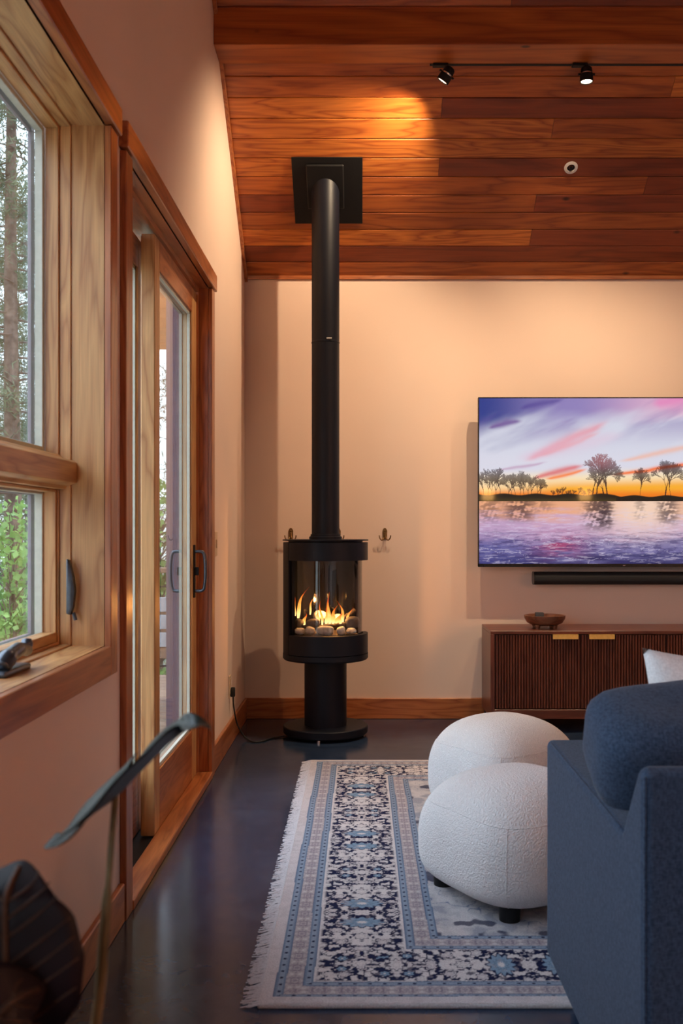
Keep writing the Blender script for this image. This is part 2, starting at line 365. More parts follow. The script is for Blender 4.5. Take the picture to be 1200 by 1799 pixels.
# ================================================================== setting
floor = struct(mk('floor', B(-0.93, XR+0.1, YR-0.1, YB+0.12, -0.12, 0), CONCRETE, origin=(0, 0, 0)))
wb = struct(mk('wall_back', prism([(-0.93, -0.12), (XR+0.1, -0.12), (XR+0.1, 2.62), (-0.93, 2.62)], 'Y', YB, YB+0.12), PLASTER, origin=(0, YB, 0)))
wr = struct(mk('wall_rear', prism([(-0.93, -0.12), (XR+0.1, -0.12), (XR+0.1, 2.62), (-0.93, 2.62)], 'Y', YR-0.12, YR), PLASTER, origin=(0, YR, 0)))
gp = [(YR, -0.12), (YB, -0.12), (YB, 2.6), (RIDGE, cz(RIDGE)), (YR, 2.6)]
struct(mk('wall_right', prism(gp, 'X', XR, XR+0.1), PLASTER, origin=(XR, 0, 0)))
WT, WB_ = 2.18, 0.797            # window / door heads, window stool
W1 = (1.0, 2.644); W2 = (-2.1, 0.2); D1 = (2.893, 4.432)
wl_ = bmesh.new(); XO = -0.862
def wbox(y0, y1, z0, z1): B(XO, XL, y0, y1, z0, z1, bm=wl_)
ys = [YR, W2[0], W2[1], W1[0], W1[1], D1[0], D1[1], YB]
for a, b in ((YR, W2[0]), (W2[1], W1[0]), (W1[1], D1[0]), (D1[1], YB)): wbox(a, b, -0.12, WT)
for a, b in (W2, W1): wbox(a, b, -0.12, WB_)
wbox(D1[0], D1[1], -0.12, -0.002)
prism([(YR, WT), (YB, WT), (YB, cz(YB)), (RIDGE, cz(RIDGE)), (YR, cz(YR))], 'X', XO, XL, bm=wl_)
wall_left = struct(mk('wall_left', wl_, PLASTER, origin=(XL, 0, 0)))

# ceiling: backing slab with planks under it
ce = bmesh.new()
prism([(YB, cz(YB)+0.02), (YB, cz(YB)+0.14), (RIDGE, cz(RIDGE)+0.14), (RIDGE, cz(RIDGE)+0.02)], 'X', -0.93, XR+0.1, bm=ce)
prism([(YR, cz(YR)+0.0), (YR, cz(YR)+0.14), (RIDGE, cz(RIDGE)+0.14), (RIDGE, cz(RIDGE)+0.0)], 'X', -0.93, XR+0.1, bm=ce)
ceiling = struct(mk('ceiling', ce, CEIL[2], origin=(0, YB, 2.58)))
def xat(px, y):
    return (px-635)*y/F
RW = 0.0882
rows = [[(9999, 1.5)], [(9999, 2)], [(932, 0), (9999, 2)], [(9999, 1)], [(575, 2), (940, 1), (9999, 2)], [(1134, 1), (9999, 2)],
        [(771, 0), (9999, 2)], [(9999, 0)], [(971, 0), (9999, 1.5)], [(776, 0), (9999, 2)], [(1182, 1), (9999, 0)], [(9999, 1)],
        [(700, 1), (9999, 2)], [(9999, 2)], [(900, 1), (9999, 2)], [(9999, 1)], [(9999, 2)], [(600, 2), (9999, 1)]]
sl = math.hypot(1, SL); nrm = Vector((0, SL/sl, 1/sl))*-1      # towards the room (down)
def plank(x0, x1, ya, yb, mat):
    # a board of the sloped ceiling; ya is the lower (back) edge; chamfered long edges give the V joints
    g = 0.0012; b = 0.0035; th = 0.018
    pr = [(-g, 0.0), (-g, -th+b), (-g-b, -th), (-(RW*sl)+g+b, -th), (-(RW*sl)+g, -th+b), (-(RW*sl)+g, 0.0)]
    up = Vector((0, -1/sl, SL/sl)); n = -nrm   # up-slope direction, outward (up)
    base = Vector((0, ya, cz(ya)))+n*0.018
    t = bmesh.new(); vs = []
    for x in (x0+0.0008, x1-0.0008):
        vs.append([t.verts.new(base+Vector((x, 0, 0))-up*s+n*h) for s, h in [(q[0], q[1]) for q in pr]])
    k = len(pr); t.faces.new(vs[0]); t.faces.new(vs[1][::-1])
    for i in range(k): t.faces.new((vs[0][i], vs[0][(i+1) % k], vs[1][(i+1) % k], vs[1][i]))
    bmesh.ops.recalc_face_normals(t, faces=t.faces)
    return mk('plank', t, mat, ceiling)
for r, segs in enumerate(rows):
    ya = YB-RW*r; yb = ya-RW; xa = XL
    for px, tone in segs:
        xb = min(3.0, xat(px, ya-RW/2))
        plank(xa, xb, ya, yb, CEIL[2] if tone > 1.7 else (CEIL[1] if tone >= 1 else CEIL[0])); xa = xb
# corner trims and beam
tr_l = struct(mk('trim_1', prism([(YB, cz(YB)-0.028), (YB, cz(YB)), (2.5, cz(2.5)), (2.5, cz(2.5)-0.028)], 'X', XL, XL+0.018, 0.002, seg=1), TRIM['Y']))
tr_b = struct(mk('trim_2', B(XL+0.018, XR, YB-0.016, YB, 2.568, 2.590, 0.002), TRIM['X']))
beam = mk('ceiling_beam', B(XL, XR, 4.60, 4.79, 3.345, 3.545, 0.004, seg=2), BEAM)
struct(beam)
def base(name, m, **k): return struct(mk(name, m, k.get('mat'), origin=None))
BBH = 0.122
base('baseboard_back', B(XL, XR, YB-0.016, YB, 0, BBH, 0.003), mat=TRIM['X'])
base('baseboard_left', B(XL, XL+0.016, D1[1]+0.085, YB-0.016, 0, BBH, 0.003), mat=TRIM['Y'])
base('baseboard_left', B(XL, XL+0.016, YR, D1[0]-0.085, 0, BBH-0.012, 0.003), mat=TRIM['Y'])

# ---------------------------------------------------------------- window
def ring_parts(name, root, y0, y1, z0, z1, t, xa, xb, mats, tb=None, bev=0.0015):
    """four boards round an opening in the left wall"""
    tb = tb or t; lo, hi = min(xa, xb), max(xa, xb)
    mk(name, B(lo, hi, y1-t, y1, z0, z1, bev), mats['Z'], root)
    mk(name, B(lo, hi, y0, y0+t, z0, z1, bev), mats['Z'], root)
    mk(name, B(lo, hi, y0+t, y1-t, z1-t, z1, bev), mats['Y'], root)
    mk(name, B(lo, hi, y0+t, y1-t, z0, z0+tb, bev), mats['Y'], root)
def same(m): return {'X': m, 'Y': m, 'Z': m}
def window(name, y0, y1, detail=True):
    z0, z1 = WB_, WT
    root = mk(name, B(-0.872, -0.862, y0-0.02, y0, z0, z1), MAUVE, origin=(XL, (y0+y1)/2, z0)); struct(root)
    # jamb liners
    mk('jamb', B(-0.77, XL, y1-0.001, y1+0.012, z0, z1), FRAME['Z'], root)
    mk('jamb', B(-0.77, XL, y0-0.012, y0+0.001, z0, z1), FRAME['Z'], root)
    mk('head_jamb', B(-0.77, XL, y0, y1, z1-0.001, z1+0.012), FRAME['Y'], root)
    mk('stool', B(-0.77, XL, y0, y1, z0-0.012, z0+0.001), FRAME['Y'], root)
    # frame steps
    ring_parts('frame', root, y0, y1, z0, z1, 0.006, -0.80, -0.77, FRAME)
    ring_parts('frame', root, y0, y1, z0, z1, 0.013, -0.836, -0.80, FRAME)
    # transom bar
    zt0, zt1 = 1.213, 1.305
    prof = [(-0.755, 1.230), (-0.755, 1.283), (-0.765, 1.290), (-0.79, 1.296), (-0.80, zt1), (-0.86, zt1), (-0.86, zt0), (-0.785, zt0), (-0.78, 1.222), (-0.765, 1.226)]
    mk('transom', prism(prof, 'Y', y0+0.001, y1-0.001, 0.001, seg=1), FRAME['Y'], root)
    for za, zb, bot in ((zt1, z1-0.013, 0.02), (z0+0.013, zt0, 0.022)):
        if za < 1:
            ring_parts('sash', root, y0+0.013, y1-0.013, za, zb, 0.008, -0.845, -0.805, FRAME, 0.026)
        ring_parts('glazing_stop', root, y0+0.014, y1-0.014, za, zb, 0.012 if za > 1 else 0.014, -0.859, -0.838, same(PALEV), bot)
        ring_parts('outer_frame', root, y0+0.005, y1-0.005, za-0.01, zb+0.01, 0.026, -0.876, -0.866, same(MAUVE), 0.035)
        mk('glass', B(-0.864, -0.860, y0+0.01, y1-0.01, za, zb), GLASS, root)
    # casing
    c = 0.068; p = XL+0.019
    mk('casing', B(XL, p, y1, y1+c, z0-c-0.01, z1, 0.002), TRIM['Z'], root)
    mk('casing', B(XL, p, y0-c, y0, z0-c-0.01, z1, 0.002), TRIM['Z'], root)
    mk('casing', B(XL, p, y0, y1, z0-c-0.01, z0, 0.002), TRIM['Y'], root)
    mk('head_casing', B(XL, XL+0.028, y0-c-0.02, y1+c+0.02, z1+0.004, z1+0.078, 0.003), TRIM['Y'], root)
    return root
w1 = window('window_1', *W1)
w2 = window('window_2', *W2)  # unseen window, added behind the camera to hold the cool fill light
# lock lever on the lower sash and folding crank
lv = [(2.640, 1.030), (2.636, 1.032), (2.622, 1.015), (2.612, 0.985), (2.610, 0.950), (2.616, 0.915), (2.628, 0.888), (2.638, 0.880), (2.642, 0.90)]
lever = mk('lock_lever', prism([(-0.771+0.0+(-(q[0]-2.640))*1.1*0+0, 0) for q in []] or [(-0.775, 1.030), (-0.768, 1.026), (-0.757, 0.985), (-0.752, 0.945), (-0.756, 0.905), (-0.763, 0.882), (-0.775, 0.885)], 'Y', 2.612, 2.632, 0.003), GUN, w1, smooth=40)
mk('lever_pin', tube([(-0.758, 2.622, 0.888), (-0.752, 2.622, 0.868)], 0.005), GUN, lever)
cr0 = at(14, 1172, 2.14)
mk('crank_base', B(-0.790, -0.735, 2.06, 2.22, WB_, WB_+0.014, 0.006, seg=3), GUN, w1, smooth=40)
ch = bmesh.new()
tube(bez([(-0.757, 2.09, WB_+0.020), (-0.752, 2.12, WB_+0.037), (-0.750, 2.18, WB_+0.047), (-0.752, 2.235, WB_+0.040)], 6), [0.020]*7+[0.017]*6+[0.015]*6, 10, bm=ch)
mk('crank_handle', ch, GUN, w1, smooth=True)
mk('crank_knob', lathe([(0, 0), (0.012, 0.003), (0.014, 0.016), (0.010, 0.026), (0, 0.028)], (-0.752, 2.238, WB_+0.038), 16), GUN, w1, smooth=True)

# ---------------------------------------------------------------- sliding door
y0, y1 = D1
door = struct(mk('door_1', B(-0.89, -0.70, y0, y1, -0.002, 0.012), MAUVE, origin=(XL, (y0+y1)/2, 0)))
mk('threshold', B(-0.73, XL+0.022, y0, y1, 0.0, 0.030, 0.003), TRIM['Y'], door)
mk('track', B(-0.85, -0.735, y0, y1, 0.0, 0.018, 0.002), MATTE, door)
mk('jamb', B(-0.86, XL, y1-0.001, y1+0.015, 0, WT), TRIM['Z'], door)
mk('jamb', B(-0.86, XL, y0-0.015, y0+0.001, 0, WT), TRIM['Z'], door)
for yy in ((y1-0.004, y1-0.0012), (y0+0.0012, y0+0.004)): mk('outer_jamb', B(-0.868, -0.784, yy[0], yy[1], 0, WT-0.002), MAUVE, door)
mk('jamb_stop', B(-0.735, -0.722, y1-0.018, y1, 0.03, WT), TRIM['Z'], door)
mk('head_jamb', B(-0.86, XL, y0, y1, WT-0.001, WT+0.015), TRIM['Y'], door)
mk('head_stop', B(-0.735, -0.722, y0, y1-0.018, WT-0.022, WT), TRIM['Y'], door)
c = 0.078; p = XL+0.019
mk('casing', B(XL, p, y1, y1+c, 0, WT, 0.002), TRIM['Z'], door)
mk('casing', B(XL, p, y0-c, y0, 0, WT, 0.002), TRIM['Z'], door)
mk('head_casing', B(XL, XL+0.028, y0-c-0.015, y1+c+0.015, WT+0.004, WT+0.078, 0.003), TRIM['Y'], door)
def leaf(y0, y1, xa, xb, sa, sb):
    zb, zt = 0.022, 2.152
    pn = mk('door_panel', B(xa, xb, y0, y0+sa, zb, zt, 0.003), FRAME['Z'], door)
    mk('stile', B(xa, xb, y1-sb, y1, zb, zt, 0.003), FRAME['Z'], pn)
    mk('rail', B(xa, xb, y0+sa, y1-sb, zb, 0.24, 0.002), TRIM['Y'], pn)
    mk('rail', B(xa, xb, y0+sa, y1-sb, 2.045, zt, 0.002), TRIM['Y'], pn)
    xm = (xa+xb)/2
    for xx, s in ((xb-0.012, 1), (xa+0.004, -1)):
        b = bmesh.new(); t = 0.012; X0, X1 = xx-0.008, xx+0.004
        B(X0, X1, y0+sa, y0+sa+t, 0.24, 2.045, bm=b); B(X0, X1, y1-sb-t, y1-sb, 0.24, 2.045, bm=b)
        B(X0, X1, y0+sa, y1-sb, 0.24, 0.24+t, bm=b); B(X0, X1, y0+sa, y1-sb, 2.045-t, 2.045, bm=b)
        mk('glazing_stop', b, PALEV, pn)
    mk('glass', B(xm-0.003, xm+0.003, y0+sa, y1-sb, 0.24, 2.045), GLASS, pn)
    return pn
active = leaf(3.519, 4.405, -0.780, -0.730, 0.088, 0.115)
fixed = leaf(2.895, 3.66, -0.850, -0.800, 0.08, 0.095)
# pull handles: plate, grip and thumb latch, inside and outside
def pull(xs, side, y, z):
    hp = mk('handle_plate', B(min(xs, xs+side*0.006), max(xs, xs+side*0.006), y-0.016, y+0.016, z-0.115, z+0.115, 0.002), MATTE, door)
    b = bmesh.new(); x1 = xs+side*0.045
    tube(bez([(xs, y, z-0.085), (x1-side*0.006, y, z-0.083), (x1+side*0.004, y, z-0.045), (x1+side*0.006, y, z), (x1+side*0.004, y, z+0.045), (x1-side*0.006, y, z+0.083), (xs, y, z+0.085)], 5), 0.0075, 8, bm=b)
    mk('grip', b, GUN, hp, smooth=True)
    mk('latch', B(min(xs, xs+side*0.022), max(xs, xs+side*0.022), y-0.004, y+0.004, z-0.018, z+0.018, 0.002), MATTE, hp)
pull(-0.730, 1, 4.335, 0.925)
pull(-0.780, -1, 4.335, 0.925)

# ================================================================== outdoors
struct(mk('ground', B(-60, 0.5, 8.2, 90, -2.2, -2.0), GROUND, origin=(-20, 40, -2.1)))
struct(mk('ground', B(-60, -4.5, -20, 8.2, -2.2, -2.0), GROUND, origin=(-20, 0, -2.1)))
deck = struct(mk('deck', B(-2.5, -0.862, 2.6, 7.9, -0.22, -0.075), DECKW, origin=(-1.6, 5, -0.1)))
for i in range(36):
    ya = 2.6+i*0.147
    mk('deck_board', B(-2.5, -0.87, ya, ya+0.141, -0.075, -0.045, 0.003), DECKW, deck)
prf = struct(mk('porch_roof', B(-1.75, -0.862, 5.4, 7.7, 2.52, 2.62), BEAM))
for i in range(8): mk('soffit_board', B(-1.75, -0.862, 5.4+i*0.2875, 5.4+i*0.2875+0.282, 2.495, 2.52, 0.003), CEIL[0], prf)
mk('porch_post', B(-1.75, -1.63, 7.55, 7.67, -0.045, 2.495, 0.004), DECKW, prf)
rail = empty('deck_railing', (-1.7, 7.66, -0.045), 'wooden deck railing with thin black metal balusters seen through the glass door', 'railing')
mk('top_rail', B(-2.45, -0.94, 7.62, 7.72, 0.775, 0.812, 0.004), DECKW, rail)
mk('lower_rail', B(-2.45, -0.94, 7.66, 7.68, 0.66, 0.672), MATTE, rail)
mk('lower_rail', B(-2.45, -0.94, 7.66, 7.68, 0.05, 0.062), MATTE, rail)
for i in range(13): mk('baluster', B(-2.40+i*0.115, -2.388+i*0.115, 7.664, 7.676, 0.05, 0.672), MATTE, rail)
for x in (-2.45, -1.02): mk('post', B(x, x+0.08, 7.63, 7.71, -0.045, 0.775, 0.003), DECKW, rail)
bench = empty('slatted_bench', (-1.25, 6.35, -0.045), 'grey slatted outdoor bench on the deck beyond the glass door', 'bench')
for za in (0.374, 0.485, 0.593, ):
    mk('back_slat', B(-1.75, -0.96, 6.20, 6.222, za, za+0.09, 0.003), GREYP, bench)
mk('back_frame', B(-1.75, -0.96, 6.223, 6.25, 0.30, 0.66, 0.003), DECKW, bench)
for i in range(4): mk('seat_slat', B(-1.75, -0.96, 6.26+i*0.1, 6.35+i*0.1, 0.33, 0.35, 0.003), GREYP, bench)
for x in (-1.74, -1.03):
    for yy in (6.225, 6.60): mk('leg', B(x, x+0.06, yy, yy+0.05, -0.045, 0.33, 0.003), DECKW, bench)

def np_mesh(name, V, Fc, mat, parent=None, origin=(0, 0, 0)):
    me = bpy.data.meshes.new(name); V = np.asarray(V, np.float32); Fc = np.asarray(Fc, np.int32); k = Fc.shape[1]
    me.vertices.add(len(V)); me.vertices.foreach_set('co', V.ravel())
    me.loops.add(Fc.size); me.loops.foreach_set('vertex_index', Fc.ravel())
    me.polygons.add(len(Fc)); me.polygons.foreach_set('loop_start', np.arange(0, Fc.size, k, dtype=np.int32))
    me.polygons.foreach_set('loop_total', np.full(len(Fc), k, np.int32)); me.update(calc_edges=True); me.validate()
    me.materials.append(mat)
    o = bpy.data.objects.new(name, me); COL.objects.link(o)
    if parent: o.parent = parent; ORG[o.name] = ORG[parent.name]
    else: o.location = origin; ORG[o.name] = Vector(origin)
    return o
def leaf_cloud(centers, per, spread, size, flat=0.6, long=3.0):
    """small leaf triangles scattered round branch points"""
    C = np.repeat(np.asarray(centers), per, axis=0); n = len(C)
    P = C+rng.normal(0, 1, (n, 3))*np.array(spread)
    a = rng.normal(0, 1, (n, 3)); a /= np.linalg.norm(a, axis=1)[:, None]
    b = np.cross(a, rng.normal(0, 1, (n, 3))); b /= np.linalg.norm(b, axis=1)[:, None]
    s = size*(0.6+0.8*rng.random((n, 1)))
    V = np.concatenate([P-a*s*long/2, P+b*s/2*flat, P+a*s*long/2, P-b*s/2*flat], 1).reshape(-1, 3)
    return V, np.arange(len(V)).reshape(-1, 4)
def pine(seed, height, r0, start, nb, per=66):
    rs = random.Random(seed); tb = bmesh.new(); pts = []; rad = []
    for i in range(13):
        t = i/12; pts.append((0.10*math.sin(seed+t*4), 0.08*math.cos(seed*2+t*3), height*t)); rad.append(r0*(1-t*0.86))
    tube(pts, rad, 9, bm=tb)
    br = bmesh.new(); cents = []
    for i in range(nb):
        t = start+(1-start)*(i/nb)**0.9; z = height*t; a = rs.uniform(0, 2*PI); ln = (1.15-t)*2.4*rs.uniform(0.55, 1.1)+0.35
        p = [Vector((0.05*math.cos(a), 0.05*math.sin(a), z))]
        dz = rs.uniform(-0.25, 0.35); bend = rs.uniform(-0.4, 0.4)
        for k in range(1, 6):
            s = k/5; aa = a+bend*s
            p.append(Vector((math.cos(aa)*ln*s, math.sin(aa)*ln*s, z+dz*s*ln*0.8-0.3*s*s*ln*0.5)))
        tube(p, [0.028*(1-0.16*k)*(1.2-t) for k in range(6)], 4, bm=br)
        for k in (2, 3, 4, 5):
            if rs.random() < 0.8:
                cents.append(p[k]+Vector((rs.uniform(-.2, .2), rs.uniform(-.2, .2), rs.uniform(-.05, .2))))
                if rs.random() < 0.5:
                    q = p[k]+Vector((rs.uniform(-.5, .5), rs.uniform(-.5, .5), rs.uniform(-.1, .3)))
                    tube([p[k], q], 0.010, 3, bm=br); cents.append(q)
    V, Fc = leaf_cloud([tuple(c) for c in cents], per, (0.20, 0.20, 0.14), 0.037, 0.6, 4.2)
    return tb, br, V, Fc
def mk_pine(name, label, seed, h, r, start, nb, loc):
    root = empty(name, loc, label, 'tree', 'pines outside the windows')
    tb, br, V, Fc = pine(seed, h, r, start, nb)
    for b in (tb, br): bmesh.ops.translate(b, verts=b.verts, vec=Vector(loc))
    mk('trunk', tb, BARK, root, smooth=True); mk('branches', br, BARK, root); np_mesh('needles', V, Fc, NEEDLE, root)
    return root
def copy_tree(o, parent=None):
    c_ = o.copy(); COL.objects.link(c_)
    if parent: c_.parent = parent
    for ch_ in list(o.children): copy_tree(ch_, c_)
    return c_
GZ = -2.0
pA = mk_pine('pine_tree', 'tall pine trunk with short broken branches in the left window, nearest pine', 3, 17, 0.19, 0.16, 110, (-6.25, 18.0, GZ))
pB = mk_pine('pine_tree', 'dense grey green pine behind the nearest trunk in the left window', 11, 15, 0.17, 0.08, 130, (-9.6, 24.0, GZ))
spots = [(-3.4, 25.4, 0, 'A'), (-14.6, 28.0, 1, 'B'), (-8.8, 31.5, 2.4, 'A'), (-15.5, 21.5, 0.7, 'B'), (-1.8, 33.0, 4, 'B'), (-11.2, 17.0, 3, 'A'), (-5.2, 40, 5, 'B'), (-18.5, 36, 2, 'A'), (-12.2, 36.5, 1, 'B')]
words = ['pine with loose crown seen through the narrow slit of the glass door', 'bushy pine standing well behind the nearest trunk', 'slim far pine filling the gap right of the nearest trunk', 'full pine at the far left of the wood', 'hazy far pine above the deck railing', 'pine just left of the nearest trunk, cut by the window edge', 'far pine beyond the porch post', 'most distant pine on the left', 'distant bushy pine behind the two dense pines']
for (x, y, rz, k), wd in zip(spots, words):
    o = copy_tree(pA if k == 'A' else pB); o.location = (x, y, GZ); o.rotation_euler.z = rz; o['label'] = wd
def maple(name, label, loc, hgt, seed, spread=0.55, n=70):
    root = empty(name, loc, label, 'tree', 'young maples below the windows'); rs = random.Random(seed)
    st = bmesh.new(); cents = []; L = Vector(loc)
    tube([L, L+Vector((0.05, 0, hgt*0.5)), L+Vector((0, 0.05, hgt*0.9))], [0.035, 0.025, 0.01], 6, bm=st)
    for i in range(n):
        z = hgt*rs.uniform(0.3, 1.0); a = rs.uniform(0, 2*PI); r = spread*rs.uniform(0.2, 1)
        q = L+Vector((math.cos(a)*r, math.sin(a)*r, z)); tube([L+Vector((0, 0, z*0.85)), q], [0.009, 0.004], 3, bm=st); cents.append(tuple(q-L))
    mk('stem', st, BARK, root)
    V, Fc = leaf_cloud(cents, 38, (0.13, 0.13, 0.06), 0.042, 1.5, 1.5); np_mesh('leaves', V, Fc, MAPLE, root)
    return root
maple('young_maple', 'bright green young maple in the lower pane of the left window', (-3.38, 9.6, GZ), 3.35, 1)
maple('young_maple', 'small bright green maple low down in the left window', (-3.95, 11.4, GZ), 2.4, 5, 0.7)
maple('young_maple', 'green maple rising behind the deck railing', (-2.55, 12.5, GZ), 3.7, 9, 0.8, 110)

# ================================================================== stove
SX, SY = -0.193, 5.36; SC = (SX, SY, 0)
stove = empty('gas_stove', SC, 'round black steel pedestal stove with curved glass front and lit fire', 'stove')
mk('base_plate', lathe([(0, 0.014), (0.219, 0.014), (0.222, 0.020), (0.227, 0.022), (0.227, 0.054), (0.224, 0.058), (0, 0.058)], SC, 72), STEEL, stove, smooth=35)
for a in (-8, 95, 175, 262):
    mk('levelling_foot', lathe([(0, 0), (0.010, 0), (0.010, 0.014), (0, 0.014)], (SX+0.205*math.sin(math.radians(a)), SY-0.205*math.cos(math.radians(a)), 0), 12), CHROME, stove, smooth=40)
mk('pedestal', lathe([(0.1135, 0.058), (0.1135, 0.435)], SC, 64), STEEL, stove, smooth=True)
A0, A1 = -57, 122
mk('body_floor', lathe([(0, 0.405), (0.222, 0.412), (0.229, 0.420), (0.229, 0.445), (0.200, 0.446), (0.196, 0.535), (0, 0.535)], SC, 72), STEEL, stove, smooth=35)
shell = mk('body_shell', ringband(0.205, 0.2275, 0.446, 1.038, SC, A1, 360+A0, 64), STEEL, stove, smooth=35)
mk('door_band', ringband(0.203, 0.2275, 0.943, 1.038, SC, A0+1, A1-12, 64), STEEL, stove, smooth=35)
mk('door_band', ringband(0.203, 0.2275, 0.449, 0.552, SC, A0+1, A1-12, 64), STEEL, stove, smooth=35)
mk('door_post', ringband(0.196, 0.216, 0.552, 0.943, SC, A0-1, A0+4, 3), GLOSSB, stove)
mk('door_glass', ringband(0.1935, 0.1965, 0.50, 1.0, SC, A0, A1+2, 64), SGLASS, stove, smooth=35)
mk('fire_liner', ringband(0.186, 0.192, 0.535, 1.0, SC, A1+2, 360+A0-2, 9), GLOSSB, stove)
mk('firebox_roof', lathe([(0, 0.985), (0.192, 0.985), (0.205, 1.036), (0, 1.036)], SC, 64), STEEL, stove)
mk('top_plate', lathe([(0, 1.040), (0.20, 1.040), (0.20, 1.047), (0.2305, 1.047), (0.2305, 1.053), (0, 1.053)], SC, 72), STEEL, stove, smooth=35)
mk('burner_tray', lathe([(0, 0.536), (0.17, 0.536), (0.175, 0.545), (0.14, 0.552), (0, 0.55)], SC, 48), CHAR, stove)
# flue
zf = cz(SY)
flue = mk('flue_pipe', lathe([(0.0745, 1.053), (0.0745, 2.105), (0.0760, 2.107), (0.0760, 2.113), (0.0745, 2.115), (0.0745, zf+0.055)], SC, 64), STEEL, stove, smooth=25)
mk('flue_collar', lathe([(0.075, 1.053), (0.088, 1.053), (0.088, 1.068), (0.081, 1.070), (0.081, 1.080), (0.075, 1.082)], SC, 64), STEEL, stove, smooth=35)
for a in (-30, -5, 20, 55):
    lathe([(0, 0), (0.004, 0), (0.004, 0.004), (0, 0.004)], (SX+0.088*math.sin(math.radians(a)), SY-0.088*math.cos(math.radians(a)), 1.060), 8)
mk('badge', B(SX+0.008, SX+0.036, SY-0.0775, SY-0.0735, 2.118, 2.126, 0.0005), simple('badge_print', (0.45, 0.43, 0.40), 0.5), flue)
# ceiling plate lies on the sloped planks, with a raised collar round the flue
pl = bmesh.new(); up = Vector((0, -1/sl, SL/sl)); nn = Vector((0, -SL/sl, -1/sl)) # into the room
def slopebox(xa, xb, ya, yb, h0, h1, bm, bev=0.002):
    t = bmesh.new(); vs = []
    for h in (h0, h1):
        for (x, y) in ((xa, ya), (xb, ya), (xb, yb), (xa, yb)):
            vs.append(t.verts.new(Vector((x, y, cz(y)))+nn*h))
    for q in ((0, 1, 2, 3), (7, 6, 5, 4), (0, 4, 5, 1), (1, 5, 6, 2), (2, 6, 7, 3), (3, 7, 4, 0)): t.faces.new([vs[i] for i in q])
    bmesh.ops.recalc_face_normals(t, faces=t.faces)
    if bev: bmesh.ops.bevel(t, geom=t.edges[:], offset=bev, segments=1, affect='EDGES')
    merge(bm, t)
yp0 = 5.904/((930-392)/F+SL); yp1 = 5.904/((930-275)/F+SL)
slopebox(-0.367, 0.006, yp1, yp0, 0.001, 0.006, pl)
mk('ceiling_plate', pl, MATTE, stove)
pl2 = bmesh.new(); slopebox(SX-0.10, SX+0.10, SY-0.125, SY+0.09, 0.006, 0.02, pl2, 0.006); mk('plate_collar', pl2, MATTE, stove)
# flames
def fl(px, py, w, h, dd, lean, seed):
    w *= 0.72; h *= 1.12
    """a tongue of flame; px,py its foot in the frame, dd depth, h,w in metres"""
    b = at(px, py, dd); t = bmesh.new(); rs = random.Random(seed); rings = []; n = 9; k = 10
    ph = rs.uniform(0, 6)
    for i in range(k+1):
        s = i/k; r = w*0.5*(math.sin(PI*min(1, (s+0.12))**0.8)*(1-s)**0.35 if i < k else 0.0)+0.0006
        cx = b.x+lean*s*s*h+0.010*math.sin(ph+s*6)*s; cy = b.y+0.006*math.cos(ph+s*5)*s
        rings.append([t.verts.new((cx+r*math.cos(2*PI*j/n), cy+0.45*r*math.sin(2*PI*j/n), b.z+h*s)) for j in range(n)])
    for i in range(k):
        for j in range(n): t.faces.new((rings[i][j], rings[i][(j+1) % n], rings[i+1][(j+1) % n], rings[i+1][j]))
    t.faces.new(rings[0][::-1]); t.faces.new(rings[-1])
    return mk('flame', t, FLAME, stove, smooth=True)
for a in ((566, 1098, .020, .115, 5.29, -0.10, 1), (573, 1096, .034, .088, 5.31, 0.12, 2), (579, 1098, .030, .155, 5.30, -0.06, 3), (585, 1096, .034, .095, 5.33, 0.22, 4),
          (592, 1096, .040, .060, 5.30, 0.4, 5), (602, 1094, .028, .105, 5.32, -0.18, 6), (598, 1096, .026, .055, 5.28, 0.1, 7), (524, 1086, .030, .150, 5.36, 0.30, 8), (517, 1082, .040, .100, 5.38, -0.05, 9),
          (534, 1098, .032, .060, 5.34, 0.15, 10), (560, 1092, .026, .060, 5.33, -0.3, 11), (611, 1092, .022, .07, 5.36, 0.3, 12), (545, 1080, .016, .10, 5.42, 0.25, 13)): fl(*a)
lp = bpy.data.lights.new('fire_light', 'POINT'); lp.energy = 9.0; lp.color = (1, 0.42, 0.10); lp.shadow_soft_size = 0.012
lo = bpy.data.objects.new('fire_light', lp); COL.objects.link(lo); lo.parent = stove; lo.location = (0.02, -0.05, 0.70)
# stones and logs in the fire
def stone(px0, px1, py0, py1, dd, mat, label, seed, rot=0, nm='stone'):
    a = at((px0+px1)/2, (py0+py1)/2, dd); rx = (px1-px0)/2*dd/F; rz = (py1-py0)/2*dd/F; ry = min(rx, 0.030)
    t = bmesh.new(); bmesh.ops.create_icosphere(t, subdivisions=3, radius=1); rs = random.Random(seed)
    ph = [rs.uniform(0, 6) for _ in range(4)]
    for v in t.verts:
        c_ = v.co; q = [math.copysign(abs(c_[i])**0.82, c_[i]) for i in range(3)]
        w = 1+0.05*math.sin(3*c_.x+ph[0])+0.05*math.sin(3*c_.z+ph[1])
        p_ = Vector((q[0]*rx*w, q[1]*ry*w, q[2]*rz*w)); p_.rotate(Euler((0, rot, 0))); v.co = p_+a
    o = mk(nm, t, mat, smooth=True); tag(o, label, 'stone', 'stones in the stove fire'); return o
stone(554, 588, 1100, 1116, 5.245, STONE_L, 'largest pale oblong stone at the front of the fire', 1)
stone(591.5, 607, 1101, 1116, 5.245, STONE_L, 'small round pale stone right of the pale oblong stone', 2, -0.2)
stone(607.5, 627, 1103, 1113, 5.27, STONE_L, 'flat grey stone beneath the large dark stone in the stove', 3)
stone(517, 537, 1103, 1115, 5.26, STONE_L, 'dull pale stone at the left end of the stove fire', 4)
stone(536, 554, 1101, 1114, 5.25, STONE_L, 'grey stone between the left pale stone and the oblong one', 5, 0.15)
